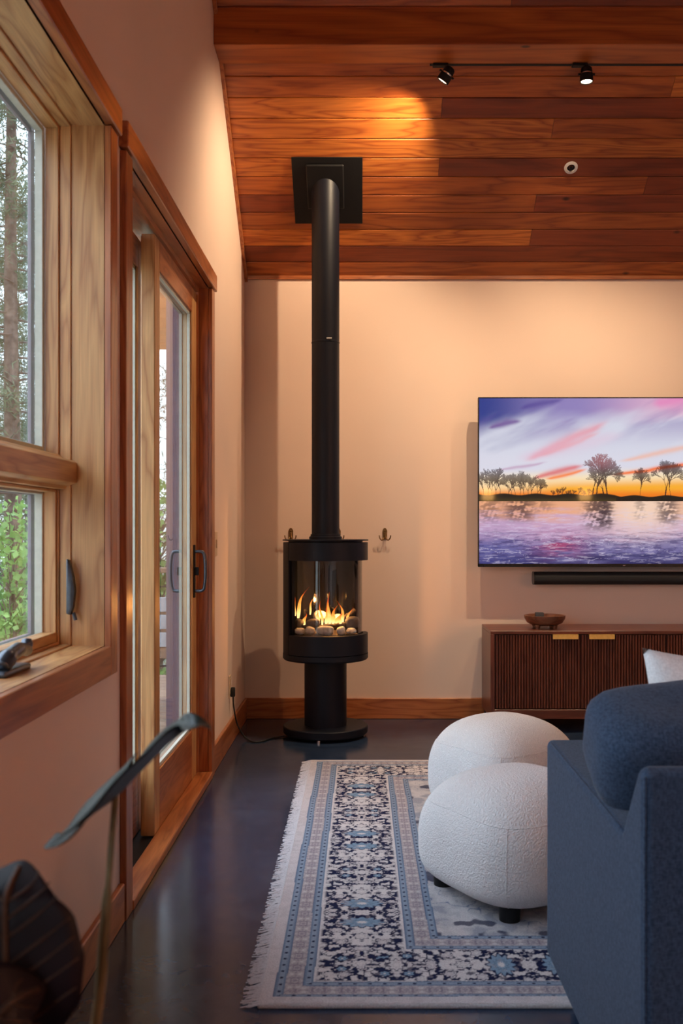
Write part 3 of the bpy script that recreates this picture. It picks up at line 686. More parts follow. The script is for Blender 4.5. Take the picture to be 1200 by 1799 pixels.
stone(606, 632, 1083, 1104, 5.30, STONE_D, 'large dark stone with glowing top at the right of the fire', 6, -0.1)
stone(537, 563, 1087, 1103, 5.30, STONE_D, 'dark rounded stone left of the central flames', 7, -0.15)
stone(517, 534, 1088, 1103, 5.33, STONE_D, 'dark stone beside the left post of the stove glass', 8, 0.2)
stone(550, 575, 1072, 1090, 5.40, STONE_L, 'fire lit stone behind the central flames', 9)
stone(586, 604, 1078, 1092, 5.41, STONE_L, 'fire lit stone behind the right hand flames', 10)
def log(p0, p1, r, label, seed):
    rs = random.Random(seed); a, b = Vector(p0), Vector(p1); pts = [a.lerp(b, i/7)+Vector((0, rs.uniform(-.002, .002), rs.uniform(-.002, .002))) for i in range(8)]
    o = mk('fire_log', tube(pts, [r*rs.uniform(0.75, 1.1) for _ in pts], 9), CHAR, smooth=50); tag(o, label, 'log', 'charred logs in the stove'); return o
log(at(560, 1102, 5.30), at(608, 1096, 5.29), 0.012, 'thin charred log lying across the front stones', 1)
log(at(594, 1092, 5.38), at(624, 1072, 5.40), 0.014, 'charred log leaning up at the right back of the fire', 2)

# power cord, outlet, switch
ol = empty('wall_outlet', (XL, 5.15, 0.295), 'ivory power outlet low on the left wall beside the stove', 'outlet')
mk('cover_plate', B(XL, XL+0.005, 5.115, 5.185, 0.237, 0.352, 0.002), IVORY, ol)
mk('socket', B(XL+0.005, XL+0.007, 5.134, 5.166, 0.305, 0.336, 0.003), IVORY, ol); mk('socket', B(XL+0.005, XL+0.007, 5.134, 5.166, 0.253, 0.284, 0.003), IVORY, ol)
cord = empty('power_cord', (XL+0.02, 5.15, 0.27), 'black power cord with plug running from outlet to stove base', 'cord')
mk('plug', B(XL+0.0072, XL+0.030, 5.138, 5.162, 0.242, 0.29, 0.005, seg=2), RUBBER, cord, smooth=40)
mk('cable', tube(bez([(XL+0.020, 5.15, 0.245), (XL+0.022, 5.155, 0.19), (XL+0.035, 5.20, 0.09), (XL+0.07, 5.23, 0.018), (XL+0.12, 5.17, 0.0045), (XL+0.17, 5.19, 0.0045), (XL+0.21, 5.26, 0.0045), (SX-0.215, 5.31, 0.0055)], 8), 0.0042, 6), RUBBER, cord, smooth=True)
sw = empty('light_switch', (XL, 4.62, 1.04), 'small ivory light switch beside the door casing', 'switch')
mk('cover_plate', B(XL, XL+0.007, 4.60, 4.68, 0.983, 1.097, 0.002), IVORY, sw); mk('toggle', B(XL+0.007, XL+0.012, 4.632, 4.648, 1.02, 1.06, 0.002), IVORY, sw)

# hooks on the back wall
def hook(x, label):
    z = 1.078; root = empty('coat_hook', (x, YB, z), label, 'hook', 'double hooks on the back wall')
    pts = [(x-0.013, z-0.030), (x+0.013, z-0.030), (x+0.014, z+0.020), (x+0.008, z+0.034), (x, z+0.038), (x-0.008, z+0.034), (x-0.014, z+0.020)]
    mk('hook_plate', prism(pts, 'Y', YB-0.004, YB, 0.001, seg=1), ABRASS, root)
    for s in (-1, 1):
        mk('prong', tube(bez([(x+s*0.004, YB-0.006, z+0.012), (x+s*0.006, YB-0.014, z-0.018), (x+s*0.018, YB-0.030, z-0.034), (x+s*0.030, YB-0.036, z-0.022), (x+s*0.033, YB-0.036, z-0.006)], 5), [0.0035]*20+[0.005], 7), ABRASS, root, smooth=True)
    mk('cap', B(x-0.006, x+0.006, YB-0.009, YB-0.004, z+0.012, z+0.024, 0.002), ABRASS, root)
hook(-0.413, 'double prong hook above the left edge of the stove')
hook(-0.135, 'double prong hook mostly hidden behind the flue pipe')
hook(0.137, 'double prong hook alone on the wall right of the flue')

# ================================================================== television
TX0, TX1, TZ0, TZ1, TY = 0.669, 2.345, 0.892, 1.864, 5.707
tv = empty('television', ((TX0+TX1)/2, TY+0.03, TZ0), 'large wall mounted television showing a sunset over a frozen lake', 'television')
mk('housing', B(TX0, TX1, TY+0.004, TY+0.035, TZ0, TZ1, 0.003), SCREENF, tv)
mk('rear_cover', B(TX0+0.15, TX1-0.15, TY+0.035, TY+0.065, TZ0+0.12, TZ1-0.2, 0.01), SCREENF, tv)
mk('wall_mount', B(1.25, 1.75, TY+0.065, YB, 1.2, 1.5, 0.004), MATTE, tv)
bz = bmesh.new(); e = 0.006
for q in ((TX0, TX0+e, TZ0, TZ1), (TX1-e, TX1, TZ0, TZ1), (TX0, TX1, TZ1-e, TZ1), (TX0, TX1, TZ0, TZ0+0.018)): B(q[0], q[1], TY, TY+0.006, q[2], q[3], bm=bz)
mk('bezel', bz, SCREENF, tv)
def srgb(c):
    c = np.asarray(c, float)/255.; return np.where(c <= 0.04045, c/12.92, ((c+0.055)/1.055)**2.4)
def sm(a, b, x): t = np.clip((x-a)/(b-a), 0, 1); return t*t*(3-2*t)
def fbm(u, v, seed, oct=5, sx=1, sy=1):
    r = np.random.default_rng(seed); out = 0; amp = 1; tot = 0
    for o in range(oct):
        n = 64; g = r.random((n, n)); x = (u*sx*2**o) % n; y = (v*sy*2**o) % n
        xi = x.astype(int); yi = y.astype(int); fx = x-xi; fy = y-yi; fx = fx*fx*(3-2*fx); fy = fy*fy*(3-2*fy)
        x1 = (xi+1) % n; y1_ = (yi+1) % n
        out = out+amp*((g[xi, yi]*(1-fx)+g[x1, yi]*fx)*(1-fy)+(g[xi, y1_]*(1-fx)+g[x1, y1_]*fx)*fy); tot += amp; amp *= 0.5
    return out/tot
def vgrid_obj(name, nx, ny, mapf, colors, mat, parent):
    uu, vv = np.meshgrid(np.linspace(0, 1, nx), np.linspace(0, 1, ny), indexing='xy')
    V = mapf(uu, vv).reshape(-1, 3)-np.array(ORG[parent.name]) 
    i = np.arange(nx-1)[None, :]+np.arange(ny-1)[:, None]*nx
    Fc = np.stack([i, i+1, i+1+nx, i+nx], -1).reshape(-1, 4)
    o = np_mesh(name, V, Fc, mat, parent)
    a = o.data.color_attributes.new('print', 'FLOAT_COLOR', 'POINT')
    rgba = np.ones((nx*ny, 4), np.float32); rgba[:, :3] = colors.reshape(-1, 3); a.data.foreach_set('color', rgba.ravel())
    return o
def tv_image(nx, ny):
    # picture coordinates in the units of the photograph: a 0..502 across, b 0..291 down
    PW, PH = 508., 291.
    a, b = np.meshgrid(np.linspace(0, PW, nx), np.linspace(PH, 0, ny), indexing='xy')
    HZ = 181.
    def sky(a, b):
        t = b/168.; x = a/360.
        c0 = srgb([50, 66, 142]); c1 = srgb([148, 134, 192]); c2 = srgb([226, 180, 208])
        top = np.where((x < .45)[..., None], c0+(c1-c0)*sm(0, .45, x)[..., None], c1+(c2-c1)*sm(.45, .95, x)[..., None])
        d = t+0.55*(x-0.25)*sm(0, .5, t)+0.40*(fbm(a*.91-b*.41+80, a*.41+b*.91, 3, 4, .008, .03)-.5)
        pale = srgb([218, 220, 236]); mid = srgb([226, 224, 238]); cream = srgb([255, 232, 190]); gold = srgb([255, 178, 50]); or_ = srgb([246, 128, 30])
        col = top*(1-sm(.08, .46, d))[..., None]+pale*sm(.08, .46, d)[..., None]
        n1 = fbm(a*.91-b*.41+50, a*.41+b*.91, 11, 4, .007, .035)
        viol = srgb([120, 90, 170]); k = sm(.48, .72, n1)*(1-sm(.22, .55, t))*0.45
        col = col*(1-k[..., None])+viol*k[..., None]
        col = col+(mid-col)*(sm(.5, .68, t))[..., None]*.6
        k = sm(.72, .86, t+.06*(x-.4)); col = col+(cream-col)*k[..., None]
        k = sm(.82, .95, t+.05*(x-.5))*(0.45+0.55*sm(.12, .45, x)); col = col+(gold-col)*k[..., None]
        k = sm(.93, 1.02, t); col = col+(or_-col)*k[..., None]
        # pink diagonal veils and orange streaks
        def streak(x0, y0_, x1_, y1_, w, c, s):
            L = math.hypot(x1_-x0, y1_-y0_); ux, uy = (x1_-x0)/L, (y1_-y0_)/L
            al = (a-x0)*ux+(b-y0_)*uy; pe = -(a-x0)*uy+(b-y0_)*ux
            pe = pe+5*(fbm(al, pe, int(x0+y0_)+1, 3, .03, .05)-.5)
            ww = w*(0.35+0.65*np.sin(np.clip(al/L, 0, 1)*PI))
            f = np.exp(-(pe/ww)**2)*sm(-2, .14*L, al)*(1-sm(.8*L, L+4, al))*s
            return f[..., None], np.array(c)
        for args in ((78, 112, 230, 38, 9, srgb([236, 150, 165]), .75), (100, 103, 215, 60, 5, srgb([242, 140, 140]), .5), (92, 140, 185, 118, 6, srgb([225, 105, 110]), .85), (115, 142, 190, 124, 4, srgb([255, 130, 60]), .9),
                     (228, 135, 420, 110, 4.5, srgb([250, 115, 50]), .95), (30, 128, 120, 112, 3, srgb([190, 140, 180]), .6), (240, 112, 420, 75, 5, srgb([245, 185, 160]), .7), (15, 52, 75, 38, 6, srgb([110, 70, 150]), .8), (70, 18, 150, 0, 6, srgb([85, 70, 150]), .7), (60, 108, 260, 60, 14, srgb([232, 190, 215]), .35), (300, 10, 420, -10, 14, srgb([235, 130, 190]), .7)):
            f, c_ = streak(*args); col = col*(1-f)+c_*f
        return col
    # bare trees rasterised into a coverage map
    cov = np.zeros((ny, nx)); SXp = (nx-1)/PW; SYp = (ny-1)/PH; rs = random.Random(5)
    def line(x0, y0_, x1_, y1_, w, s):
        n = int(max(abs(x1_-x0)*SXp, abs(y1_-y0_)*SYp)*1.6)+2
        for i in range(n+1):
            t = i/n; X = (x0+(x1_-x0)*t)*SXp; Y = (PH-(y0_+(y1_-y0_)*t))*SYp
            r = w*SXp/2; x_ = int(round(X)); y_ = int(round(Y)); R = int(r)
            xa, xb_, ya_, yb_ = max(0, x_-R), min(nx, x_+R+1), max(0, y_-R), min(ny, y_+R+1)
            if xa < xb_ and ya_ < yb_: cov[ya_:yb_, xa:xb_] = np.maximum(cov[ya_:yb_, xa:xb_], s)
    def grow(x, y, ang, ln, w, depth):
        x2 = x+math.cos(ang)*ln; y2 = y-math.sin(ang)*ln
        line(x, y, x2, y2, w, min(1, .80+.06*depth))
        if depth:
            for k in range(3 if depth > 1 else 2):
                grow(x2, y2, ang+rs.uniform(-.62, .62), ln*rs.uniform(.62, .86), w*.62, depth-1)
    def tree(x, h, w, spread=1, d=6, n=1):
        for i in range(n):
            grow(x+(i-(n-1)/2)*w*3, HZ-6, PI/2+rs.uniform(-.2, .2), h*.25, w, d)
    for k in range(5): tree(8+k*7, 52+6*math.sin(k*2), 1.0, d=5)
    for k in range(9): tree(50+k*7.2, 52-abs(k-3)*3.2, 1.1, d=5)
    tree(205, 78, 2.2, d=6); tree(198, 66, 1.4, d=5); tree(225, 78, 2.2, d=6); tree(219, 64, 1.4, d=5)
    tree(281, 56, 1.1, d=6); tree(325, 72, 1.7, d=6); tree(336, 66, 1.2, d=6)
    for k in range(8): tree(128+k*9, 15+4*(k % 3), .9, d=4)
    for k in range(5): tree(385+k*22, 30+12*(k % 2), 1.4, d=5)
    col = sky(a, b)
    tc_ = srgb([40, 20, 30]); c_ = cov[..., None]*0.92
    red = srgb([170, 40, 40]); tt = (0.6*sm(135, 108, b)*np.exp(-((a-212)/30)**2))[..., None]; tcol = tc_*(1-tt)+red*tt
    col = col*(1-c_)+tcol*c_
    top = 168+1.5*np.sin(a*.11)+3*sm(235, 250, a); land = sm(top, top+1.5, b)*(1-sm(HZ-.5, HZ+.5, b))
    lc = srgb([26, 26, 20])+(srgb([58, 50, 26])-srgb([26, 26, 20]))*(sm(172, 180, b)*(a < 240))[..., None]
    col = col*(1-land[..., None])+lc*land[..., None]
    # frozen lake
    q = (b-HZ)/(PH-HZ); rip = fbm(a, b, 21, 5, .02, .16); rp2 = fbm(a, b*1.0, 22, 4, .07, .5)
    lake0 = srgb([238, 170, 130]); lk1 = srgb([205, 170, 205]); lk2 = srgb([118, 112, 165]); lk3 = srgb([44, 46, 98])
    qq = np.clip(q+.30*(rip-.5), 0, 1)
    def L3(c0, c1, t): return c0+(c1-c0)*t[..., None]
    lake = L3(L3(L3(lake0*np.ones_like(col), lk1, sm(.08, .38, qq)), lk2, sm(.45, .72, qq)), lk3, sm(.78, 1., qq))
    left = (1-sm(0, 170, a))*sm(.25, .8, q); lake = L3(lake, srgb([72, 76, 150]), left*.55)
    bright = np.exp(-((a-285)/80)**2)*(1-sm(.15, .85, q)); lake = L3(lake, srgb([252, 222, 200]), bright*.85)
    pk = np.exp(-((a-140)/42)**2-((q-.68)/.19)**2); lake = L3(lake, srgb([170, 66, 110]), pk*.9*sm(.25, .5, rip))
    hi = sm(.58, .70, rp2)*sm(.0, .3, q); lake = L3(lake, srgb([225, 215, 240]), hi*.35)
    dk = sm(.42, .33, rp2)*sm(.3, .7, q); lake = L3(lake, srgb([50, 44, 100]), dk*.55)
    crk = sm(.014, .0, np.abs(fbm(a+b, b*2.2-a*.2, 31, 4, .018, .05)-.5))*sm(.35, .6, q); lake = L3(lake, srgb([230, 222, 245]), crk*.5)
    for (x, w, h, s) in ((205, 22, 60, .85), (222, 12, 58, .85), (70, 26, 42, .8), (18, 20, 44, .55), (330, 18, 48, .75), (281, 9, 38, .4), (110, 18, 22, .4), (430, 30, 40, .6)):
        xx = a+5*(rp2-.5)+2.5*np.sin(b*1.1); e_ = np.exp(-(np.abs(xx-x)/w)**3)*(1-sm(h*.55, h*1.05, b-HZ))
        e_ = e_*sm(.30, .55, fbm(a+4*np.sin(b*.5), b, int(x), 4, .10, .22)+.06*np.sin(a*.8+x+b*.3))
        lake = L3(lake, srgb([48, 34, 48]), np.clip(e_*s, 0, 1))
    wv = (b > HZ)[..., None]; col = np.where(wv, lake, col)
    return np.clip(col, 0, 1)
tnx, tny = 760, 436
SCR = vcol('screen_picture', emit=0.92, rough=0.045)
vgrid_obj('screen', tnx, tny, lambda u, v: np.stack([TX0+e+u*(TX1-TX0-2*e), np.full_like(u, TY+0.002), TZ0+0.018+v*(TZ1-TZ0-e-0.018)], -1), tv_image(tnx, tny), SCR, tv)
mk('logo_mark', B(1.498, 1.512, TY-0.0008, TY, TZ0+0.006, TZ0+0.010), CHROME, tv)

sb = empty('soundbar', (1.5, 5.77, 0.785), 'long black fabric soundbar mounted under the television', 'speaker')
def rrect(y0_, y1_, z0_, z1_, r, n=5):
    pts = []
    for cy, cz_, a0 in ((y1_-r, z1_-r, 0), (y0_+r, z1_-r, PI/2), (y0_+r, z0_+r, PI), (y1_-r, z0_+r, 1.5*PI)):
        for i in range(n+1): a_ = a0+PI/2*i/n; pts.append((cy+r*math.cos(a_), cz_+r*math.sin(a_)))
    return pts
mk('body', prism(rrect(5.725, 5.81, 0.788, 0.862, 0.030), 'X', 0.998, 2.01), CLOTHB, sb, smooth=40)
for xa, xb in ((0.993, 0.998), (2.01, 2.015)): mk('end_cap', prism(rrect(5.724, 5.811, 0.787, 0.863, 0.031), 'X', xa, xb), SCREENF, sb, smooth=40)
for xa in (1.2, 1.78): mk('bracket', B(xa, xa+0.03, 5.805, YB, 0.80, 0.85), MATTE, sb)

# ================================================================== sideboard
cx0, cx1, cy0, cy1, ct = 0.701, 2.63, 5.404, 5.80, 0.556
sd = empty('sideboard', ((cx0+cx1)/2, (cy0+cy1)/2, 0), 'dark walnut sideboard with ribbed doors and brass pulls under the television', 'sideboard')
mk('top_board', B(cx0, cx1, cy0, cy1, ct-0.018, ct, 0.002), WALNUT['X'], sd)
mk('side_panel', B(cx0, cx0+0.022, cy0, cy1, 0.078, ct-0.018, 0.001), WALNUT['Z'], sd)
mk('side_panel', B(cx1-0.022, cx1, cy0, cy1, 0.078, ct-0.018, 0.001), WALNUT['Z'], sd)
mk('bottom_board', B(cx0+0.022, cx1-0.022, cy0+0.002, cy1, 0.078, 0.128, 0.001), WALNUT['X'], sd)
mk('back_panel', B(cx0+0.022, cx1-0.022, cy1-0.01, cy1, 0.128, ct-0.018), WALNUT['X'], sd)
for x in (cx0+0.01, cx1-0.05, 1.64):
    mk('leg', B(x, x+0.04, cy0+0.02, cy0+0.06, 0, 0.078, 0.002), MATTE, sd); mk('leg', B(x, x+0.04, cy1-0.06, cy1-0.02, 0, 0.078, 0.002), MATTE, sd)
dw = 0.466
for k in range(4):
    xa = 0.732+k*(dw)-0.006; xb = xa+dw-0.003
    xa += 0.001
    if k == 3: xb = min(xb, cx1-0.025)
    dr = mk('door', B(xa, xb, cy0+0.016, cy0+0.026, 0.133, ct-0.021), WALNUT['Z'], sd)
    n = 30; pit = (xb-xa-0.004)/n; srcs = None
    for i in range(n):
        s0 = xa+0.002+i*pit
        pts = [(s0+0.0015, cy0+0.0165), (s0+0.0025, cy0+0.007), (s0+0.0045, cy0+0.003), (s0+pit-0.0045, cy0+0.003), (s0+pit-0.0025, cy0+0.007), (s0+pit-0.0015, cy0+0.0165)]
        if srcs is None:
            srcs = mk('slat', prism(pts, 'Z', 0.135, ct-0.023), WALNUT['Z'], dr)
        else:
            q = srcs.copy(); COL.objects.link(q); q.parent = dr; q.location = srcs.location+Vector((i*pit, 0, 0))
    hx = (xb-0.152, xb-0.014) if k % 2 == 0 else (xa+0.041, xa+0.179)
    hb = bmesh.new(); B(hx[0], hx[1], cy0-0.012, cy0-0.009, ct-0.044, ct-0.019, 0.0005, bm=hb); B(hx[0], hx[1], cy0-0.012, cy0+0.016, ct-0.0205, ct-0.0185, bm=hb)
    mk('pull', hb, BRASS, dr)

# bowl and the dark stone in it
bx, by = at(957, 1104, 5.56).x, 5.56
bowl = empty('footed_bowl', (bx, by, ct), 'round brown wooden bowl on stub feet standing on the sideboard', 'bowl')
mk('bowl_body', lathe([(0, 0.018), (0.070, 0.018), (0.098, 0.032), (0.112, 0.055), (0.1145, 0.072), (0.108, 0.073), (0.102, 0.055), (0.090, 0.038), (0.065, 0.028), (0, 0.026)], (bx, by, ct), 48), BOWLW, bowl, smooth=45)
for a in (-45, 45, 135, 225):
    mk('foot', lathe([(0, 0), (0.011, 0), (0.015, 0.022), (0, 0.022)], (bx+0.068*math.sin(math.radians(a)), by-0.068*math.cos(math.radians(a)), ct), 14), BOWLW, bowl, smooth=45)
tag(mk('dark_box', B(bx-0.052, bx-0.006, by-0.015, by+0.02, ct+0.0305, ct+0.088, 0.004, seg=2), simple('dark_grey_box', (0.05, 0.05, 0.055), 0.5), smooth=40), 'small dark grey box lying in the wooden bowl', 'box')

# ================================================================== rug
RX0, RX1, RY0, RY1, RZ = -0.240, 2.78, 2.297, 4.735, 0.012
rug = empty('rug', ((RX0+RX1)/2, (RY0+RY1)/2, 0), 'cream and navy floral patterned rug with fringed left edge on the concrete floor', 'rug')
mk('rug_pile', B(RX0, RX1, RY0, RY1, 0.0, RZ-0.0006, 0.004, seg=2), simple('rug_edge_wool', (0.55, 0.52, 0.52), 0.95, 0, 300, 0.2, 0.4), rug)
def rug_colors(nx, ny, X0, X1, Y0, Y1):
    x, y = np.meshgrid(np.linspace(X0, X1, nx), np.linspace(Y0, Y1, ny), indexing='xy')
    wob = 0.004*(fbm(x, y, 61, 3, 3, 3)-.5)
    dl = x-RX0+wob; dr = 1e3+0*x; df = y-RY0+wob; db = RY1-y+wob
    dr = RX1-x
    # distance into the border measured in the side's own widths
    def L(*b): return b
    side = L(.030, .055, .097, .122, .355, .378, .420, .443); end = L(.035, .047, .090, .113, .300, .320, .363, .385)
    def idx(d, br): return np.interp(d, (0,)+br, range(9))
    ds = idx(np.minimum(dl, dr), side); de = idx(np.minimum(df, db), end)
    t = np.where((ds < de), ds, de); use_s = ds < de
    cream = srgb([196, 188, 190]); beige = srgb([172, 162, 164]); blue = srgb([112, 128, 150]); navy = srgb([22, 28, 62]); lb = srgb([122, 146, 168]); field = srgb([178, 174, 176]); ltc = srgb([205, 198, 198])
    # local coordinates along / across the main border
    al = np.where(use_s, y, x); w = np.where(use_s, .233, .187)
    ac = (t-4)*w/1.0; ac = np.where(t < 5, (t-4)*w-w/2, ac)
    P = 0.335
    ph = np.where(use_s, (al-2.845)/(2*P), (al-0.42)/(2*P)); m = np.abs(((ph+.5) % 1)-.5)*2*P      # mirrored along the border, 0 at the medallion pair
    u = np.abs(ac)
    col = np.ones(x.shape+(3,))*cream
    def put(mask, c):
        nonlocal col
        k = np.clip(mask, 0, 1)[..., None]; col = col*(1-k)+np.asarray(c)*k
    main = ((t >= 4) & (t < 5)).astype(float)
    f1 = fbm(u+.3, m+.2, 71, 2, 34, 30); f2 = fbm(u+.9, m+.7, 72, 2, 60, 55); f3 = fbm(u, m, 75, 3, 26, 24)
    put(main, ltc)
    edge = sm(.085, .06, u)+0.0
    vine = sm(.045, .02, np.abs(f1-.5))
    lim = sm(.114, .104, u*np.where(use_s, 1, 1.22))
    blob = sm(.43, .46, f2); nav = np.clip(np.maximum(blob*sm(.30, .42, f3+0.10), vine), 0, 1)*lim
    put(main*nav, navy)
    f4 = fbm(u+.2, m+.5, 77, 2, 95, 90); put(main*sm(.60, .66, f4)*.8, ltc)
    # flowers (palmettes and rosettes) with petals and outlines
    def flower(cu, cm, r, c, petals=8, su=1, sm_=1):
        duu = (ac-cu)/su; dmm = (m-cm)/sm_
        for duu in ((ac-cu)/su, (ac+cu)/su) if cu else (duu,):
            rr = np.hypot(duu, dmm); th = np.arctan2(dmm, duu); R = r*(1+.16*np.cos(petals*th))
            put(main*sm(1.18, 1.10, rr/R), navy); put(main*sm(1.02, .94, rr/R), c)
            put(main*sm(.62, .54, rr/R)*sm(.40, .48, rr/R)*.55, np.asarray(c)*.55)
            put(main*sm(.30, .22, rr/R), ltc)
            put(main*sm(.80, .9, rr/R)*sm(1.0, .93, rr/R)*sm(.5, .95, np.cos(petals*2*th))*.5, blue)
    flower(0, .070, .038, lb, 12, 1.45, .85); flower(0, .165, .019, ltc, 8); flower(.068, .125, .014, cream, 6, 1.3, 1); flower(.055, .205, .013, cream, 7); flower(.035, .145, .009, ltc, 6); flower(.088, .085, .011, cream, 6)
    flower(0, .335, .022, ltc, 8, 1.3, .8); flower(.085, .015, .012, cream, 6); flower(0, .245, .016, cream, 8, 1.5, .8); flower(.080, .275, .013, ltc, 6, 1.2, 1); flower(.04, .28, .009, cream, 6); flower(.05, .305, .012, lb, 6); flower(0, .008, .016, ltc, 6, 1.8, .7)
    put(main*sm(.36, .31, fbm(x, y, 78, 3, 60, 60))*.3, beige)
    # guard bands
    for i in (1, 3, 5, 7):
        mk_ = ((t >= i) & (t < i+1)).astype(float); put(mk_, blue); c_ = t-i-.5
        put(mk_*sm(.40, .46, np.abs(c_))*.8, srgb([78, 92, 122])); put(mk_*sm(.30, .24, np.abs(c_))*.55, srgb([150, 162, 178]))
        ax_ = np.abs(((al/.036) % 1)-.5); put(mk_*sm(.15, .10, ax_)*sm(.2, .12, np.abs(c_)), navy)
    for i in (2, 6):
        mk_ = ((t >= i) & (t < i+1)).astype(float); put(mk_, beige); c_ = np.abs(t-i-.5); mm = np.abs(((al/.07) % 1)-.5)*.07
        g = fbm(c_*.042+.1, mm+.4, 81, 3, 120, 110); put(mk_*sm(.50, .60, g)*.55, srgb([118, 112, 128])); put(mk_*sm(.40, .30, g)*.6, ltc)
        rr = np.hypot(c_*.042, mm-.006); put(mk_*sm(.013, .011, rr)*sm(.007, .009, rr)*.7, srgb([120, 110, 125]))
    fm = (t >= 8).astype(float); put(fm, field)
    g = fbm(x, y, 91, 5, 22, 22); put(fm*sm(.48, .62, g)*.6, srgb([132, 136, 150])); put(fm*sm(.44, .32, g)*.5, ltc)
    g2 = fbm(np.abs(x-1.2), y, 92, 3, 13, 13); put(fm*sm(.014, .0, np.abs(g2-.5))*sm(.5, .56, fbm(x, y, 93, 2, 4, 4))*.8, srgb([70, 92, 130])); put(fm*sm(.68, .74, g2)*.8, navy)
    put((t < 1)*0.35*sm(.45, .6, fbm(x, y, 95, 4, 40, 40)), beige)
    return np.clip(col, 0, 1)
RUGM = vcol('rug_weave', rough=0.95, bmp=0.5)
VX1 = 1.3                         # the patterned pile that any nearby view can see; the rest lies under the sofa
rnx, rny = 620, 820
vgrid_obj('rug_pattern', rnx, rny, lambda u, v: np.stack([RX0+0.003+u*(VX1-RX0-0.003), RY0+0.003+v*(RY1-RY0-0.006), RZ+0.0006*np.sin(u*900)*np.sin(v*1100)], -1), rug_colors(rnx, rny, RX0, VX1, RY0, RY1), RUGM, rug)
# fringe
fv, ff = [], []
rs = random.Random(3)
y = RY0
while y < RY1:
    L_ = rs.uniform(0.024, 0.046); dy = rs.uniform(-0.010, 0.008)+0.006*math.sin(y*9); w = 0.0024; z0 = 0.008; b0 = len(fv)
    bow = rs.uniform(-0.004, 0.004)
    for k in range(4):
        s = k/3; xx = RX0+0.002-L_*s; yy = y+dy*s+bow*math.sin(s*PI); zz = z0*(1-s)**2+0.002+0.003*math.sin(s*PI)*rs.random()
        ww = w*(1-.35*s)
        fv += [(xx, yy-ww, zz), (xx, yy+ww, zz), (xx, yy, zz+0.002)]
    for k in range(3):
        q = b0+k*3; ff += [(q, q+3, q+5, q+2), (q+2, q+5, q+4, q+1)]
    y += 0.0031
fo = np_mesh('fringe', np.array(fv)-np.array(ORG[rug.name]), np.array(ff), simple('fringe_cotton', (0.47, 0.44, 0.46), 0.95, 0, 200, 0.15), rug); fo['kind'] = 'stuff'

# ================================================================== poufs
def superR(th, p=3.0):
    return (abs(math.cos(th))**p+abs(math.sin(th))**p)**(-1/p)
def pouf(cx, cy, ang, a, label, hs=1.0):
    root = empty('pouf', (cx, cy, RZ), label, 'pouf', 'cream poufs on the rug')
    zc, hu, hl = RZ+0.172*hs, 0.197*hs, 0.150*hs; prof = []
    for i in range(0, 15):
        t = -PI/2+PI/2*i/14; prof.append((abs(math.cos(t))**(2/4.6), zc-hl*abs(math.sin(t))**(2/4.2)))
    for i in range(1, 19):
        t = PI/2*i/18; prof.append((abs(math.cos(t))**(2/2.7), zc+hu*abs(math.sin(t))**(2/2.4)))
    def P(th, j):
        r, z = prof[j]; pw = 2+1.6*min(1, r*1.1); R = a*superR(th, pw)*r; zz = z
        # low corners, high middle: the crown sits a little off centre
        if z > zc: zz -= 0.012*(R/a)**4*(1 if r > .5 else 0)
        else: zz += 0.018*math.cos(2*(th-PI/4))**8*0
        return Vector((cx+R*math.cos(th+ang), cy+R*math.sin(th+ang), zz))
    t = bmesh.new(); n = 96
    R_ = [[t.verts.new(P(2*PI*i/n, j)) for j in range(1, len(prof)-1)] for i in range(n)]
    bot = t.verts.new((cx, cy, prof[0][1])); top = t.verts.new((cx, cy, prof[-1][1]))
    m = len(prof)-2
    for i in range(n):
        A, Bq = R_[i], R_[(i+1) % n]
        for j in range(m-1): t.faces.new((A[j], Bq[j], Bq[j+1], A[j+1]))
        t.faces.new((bot, Bq[0], A[0])); t.faces.new((A[-1], Bq[-1], top))
    bmesh.ops.recalc_face_normals(t, faces=t.faces)
    mk('upholstery', t, BOUCLE, root, smooth=True)
    sm_b = bmesh.new()
    for k in range(4):
        th = PI/4+PI/2*k
        tube([P(th, j) for j in range(4, 21)], 0.0018, 5, bm=sm_b)
    tube([P(2*PI*i/96, 20) for i in range(97)], 0.0015, 5, bm=sm_b, cap=False)
    mk('seam', sm_b, BOUCLE, root, smooth=True)
    for k in range(4):
        th = PI/4+PI/2*k+ang; q = 0.236*a/0.27
        mk('foot', lathe([(0, 0), (0.029, 0), (0.032, 0.05), (0, 0.05)], (cx+q*math.cos(th), cy+q*math.sin(th), RZ), 24), MATTE, root, smooth=45)
    return root
ANG = math.atan2(-0.865, 0.504)
pouf(0.474, 3.015, ANG, 0.262, 'cream boucle pouf nearer the camera, beside the sofa arm')
pouf(0.542, 3.80, ANG+0.08, 0.247, 'cream boucle pouf farther back, behind the near pouf', 1.05)

# ================================================================== sofa
sx0, sx1 = 0.445, 2.55; yn, yf = 1.573, 2.40; az = 0.603
sofa = empty('sofa', ((sx0+sx1)/2, (yn+yf)/2, 0), 'slate blue fabric sofa seen from behind at the right edge', 'sofa')
def softbox(x0, x1, y0_, y1_, z0_, z1_, r=0.03, seg=4): return B(x0, x1, y0_, y1_, z0_, z1_, r, seg=seg)
ar = [(yf, 0.085), (yf, az), (yn+0.135, az-0.012), (yn+0.032, 0.728), (yn, 0.728), (yn, 0.085)]
def wn_(o): m_ = o.modifiers.new('weighted_normals', 'WEIGHTED_NORMAL'); m_.keep_sharp = False; return o
wn_(mk('arm', prism(ar, 'X', sx0, sx0+0.225, 0.016, seg=4), SOFA, sofa, smooth=True))
bk = [(yn, 0.085), (yn, 0.728), (yn+0.030, 0.728), (yn+0.125, az-0.015), (yn+0.13, 0.085)]
wn_(mk('backrest', prism(bk, 'X', sx0+0.2252, sx1-0.2252, 0.012, seg=3), SOFA, sofa, smooth=True))
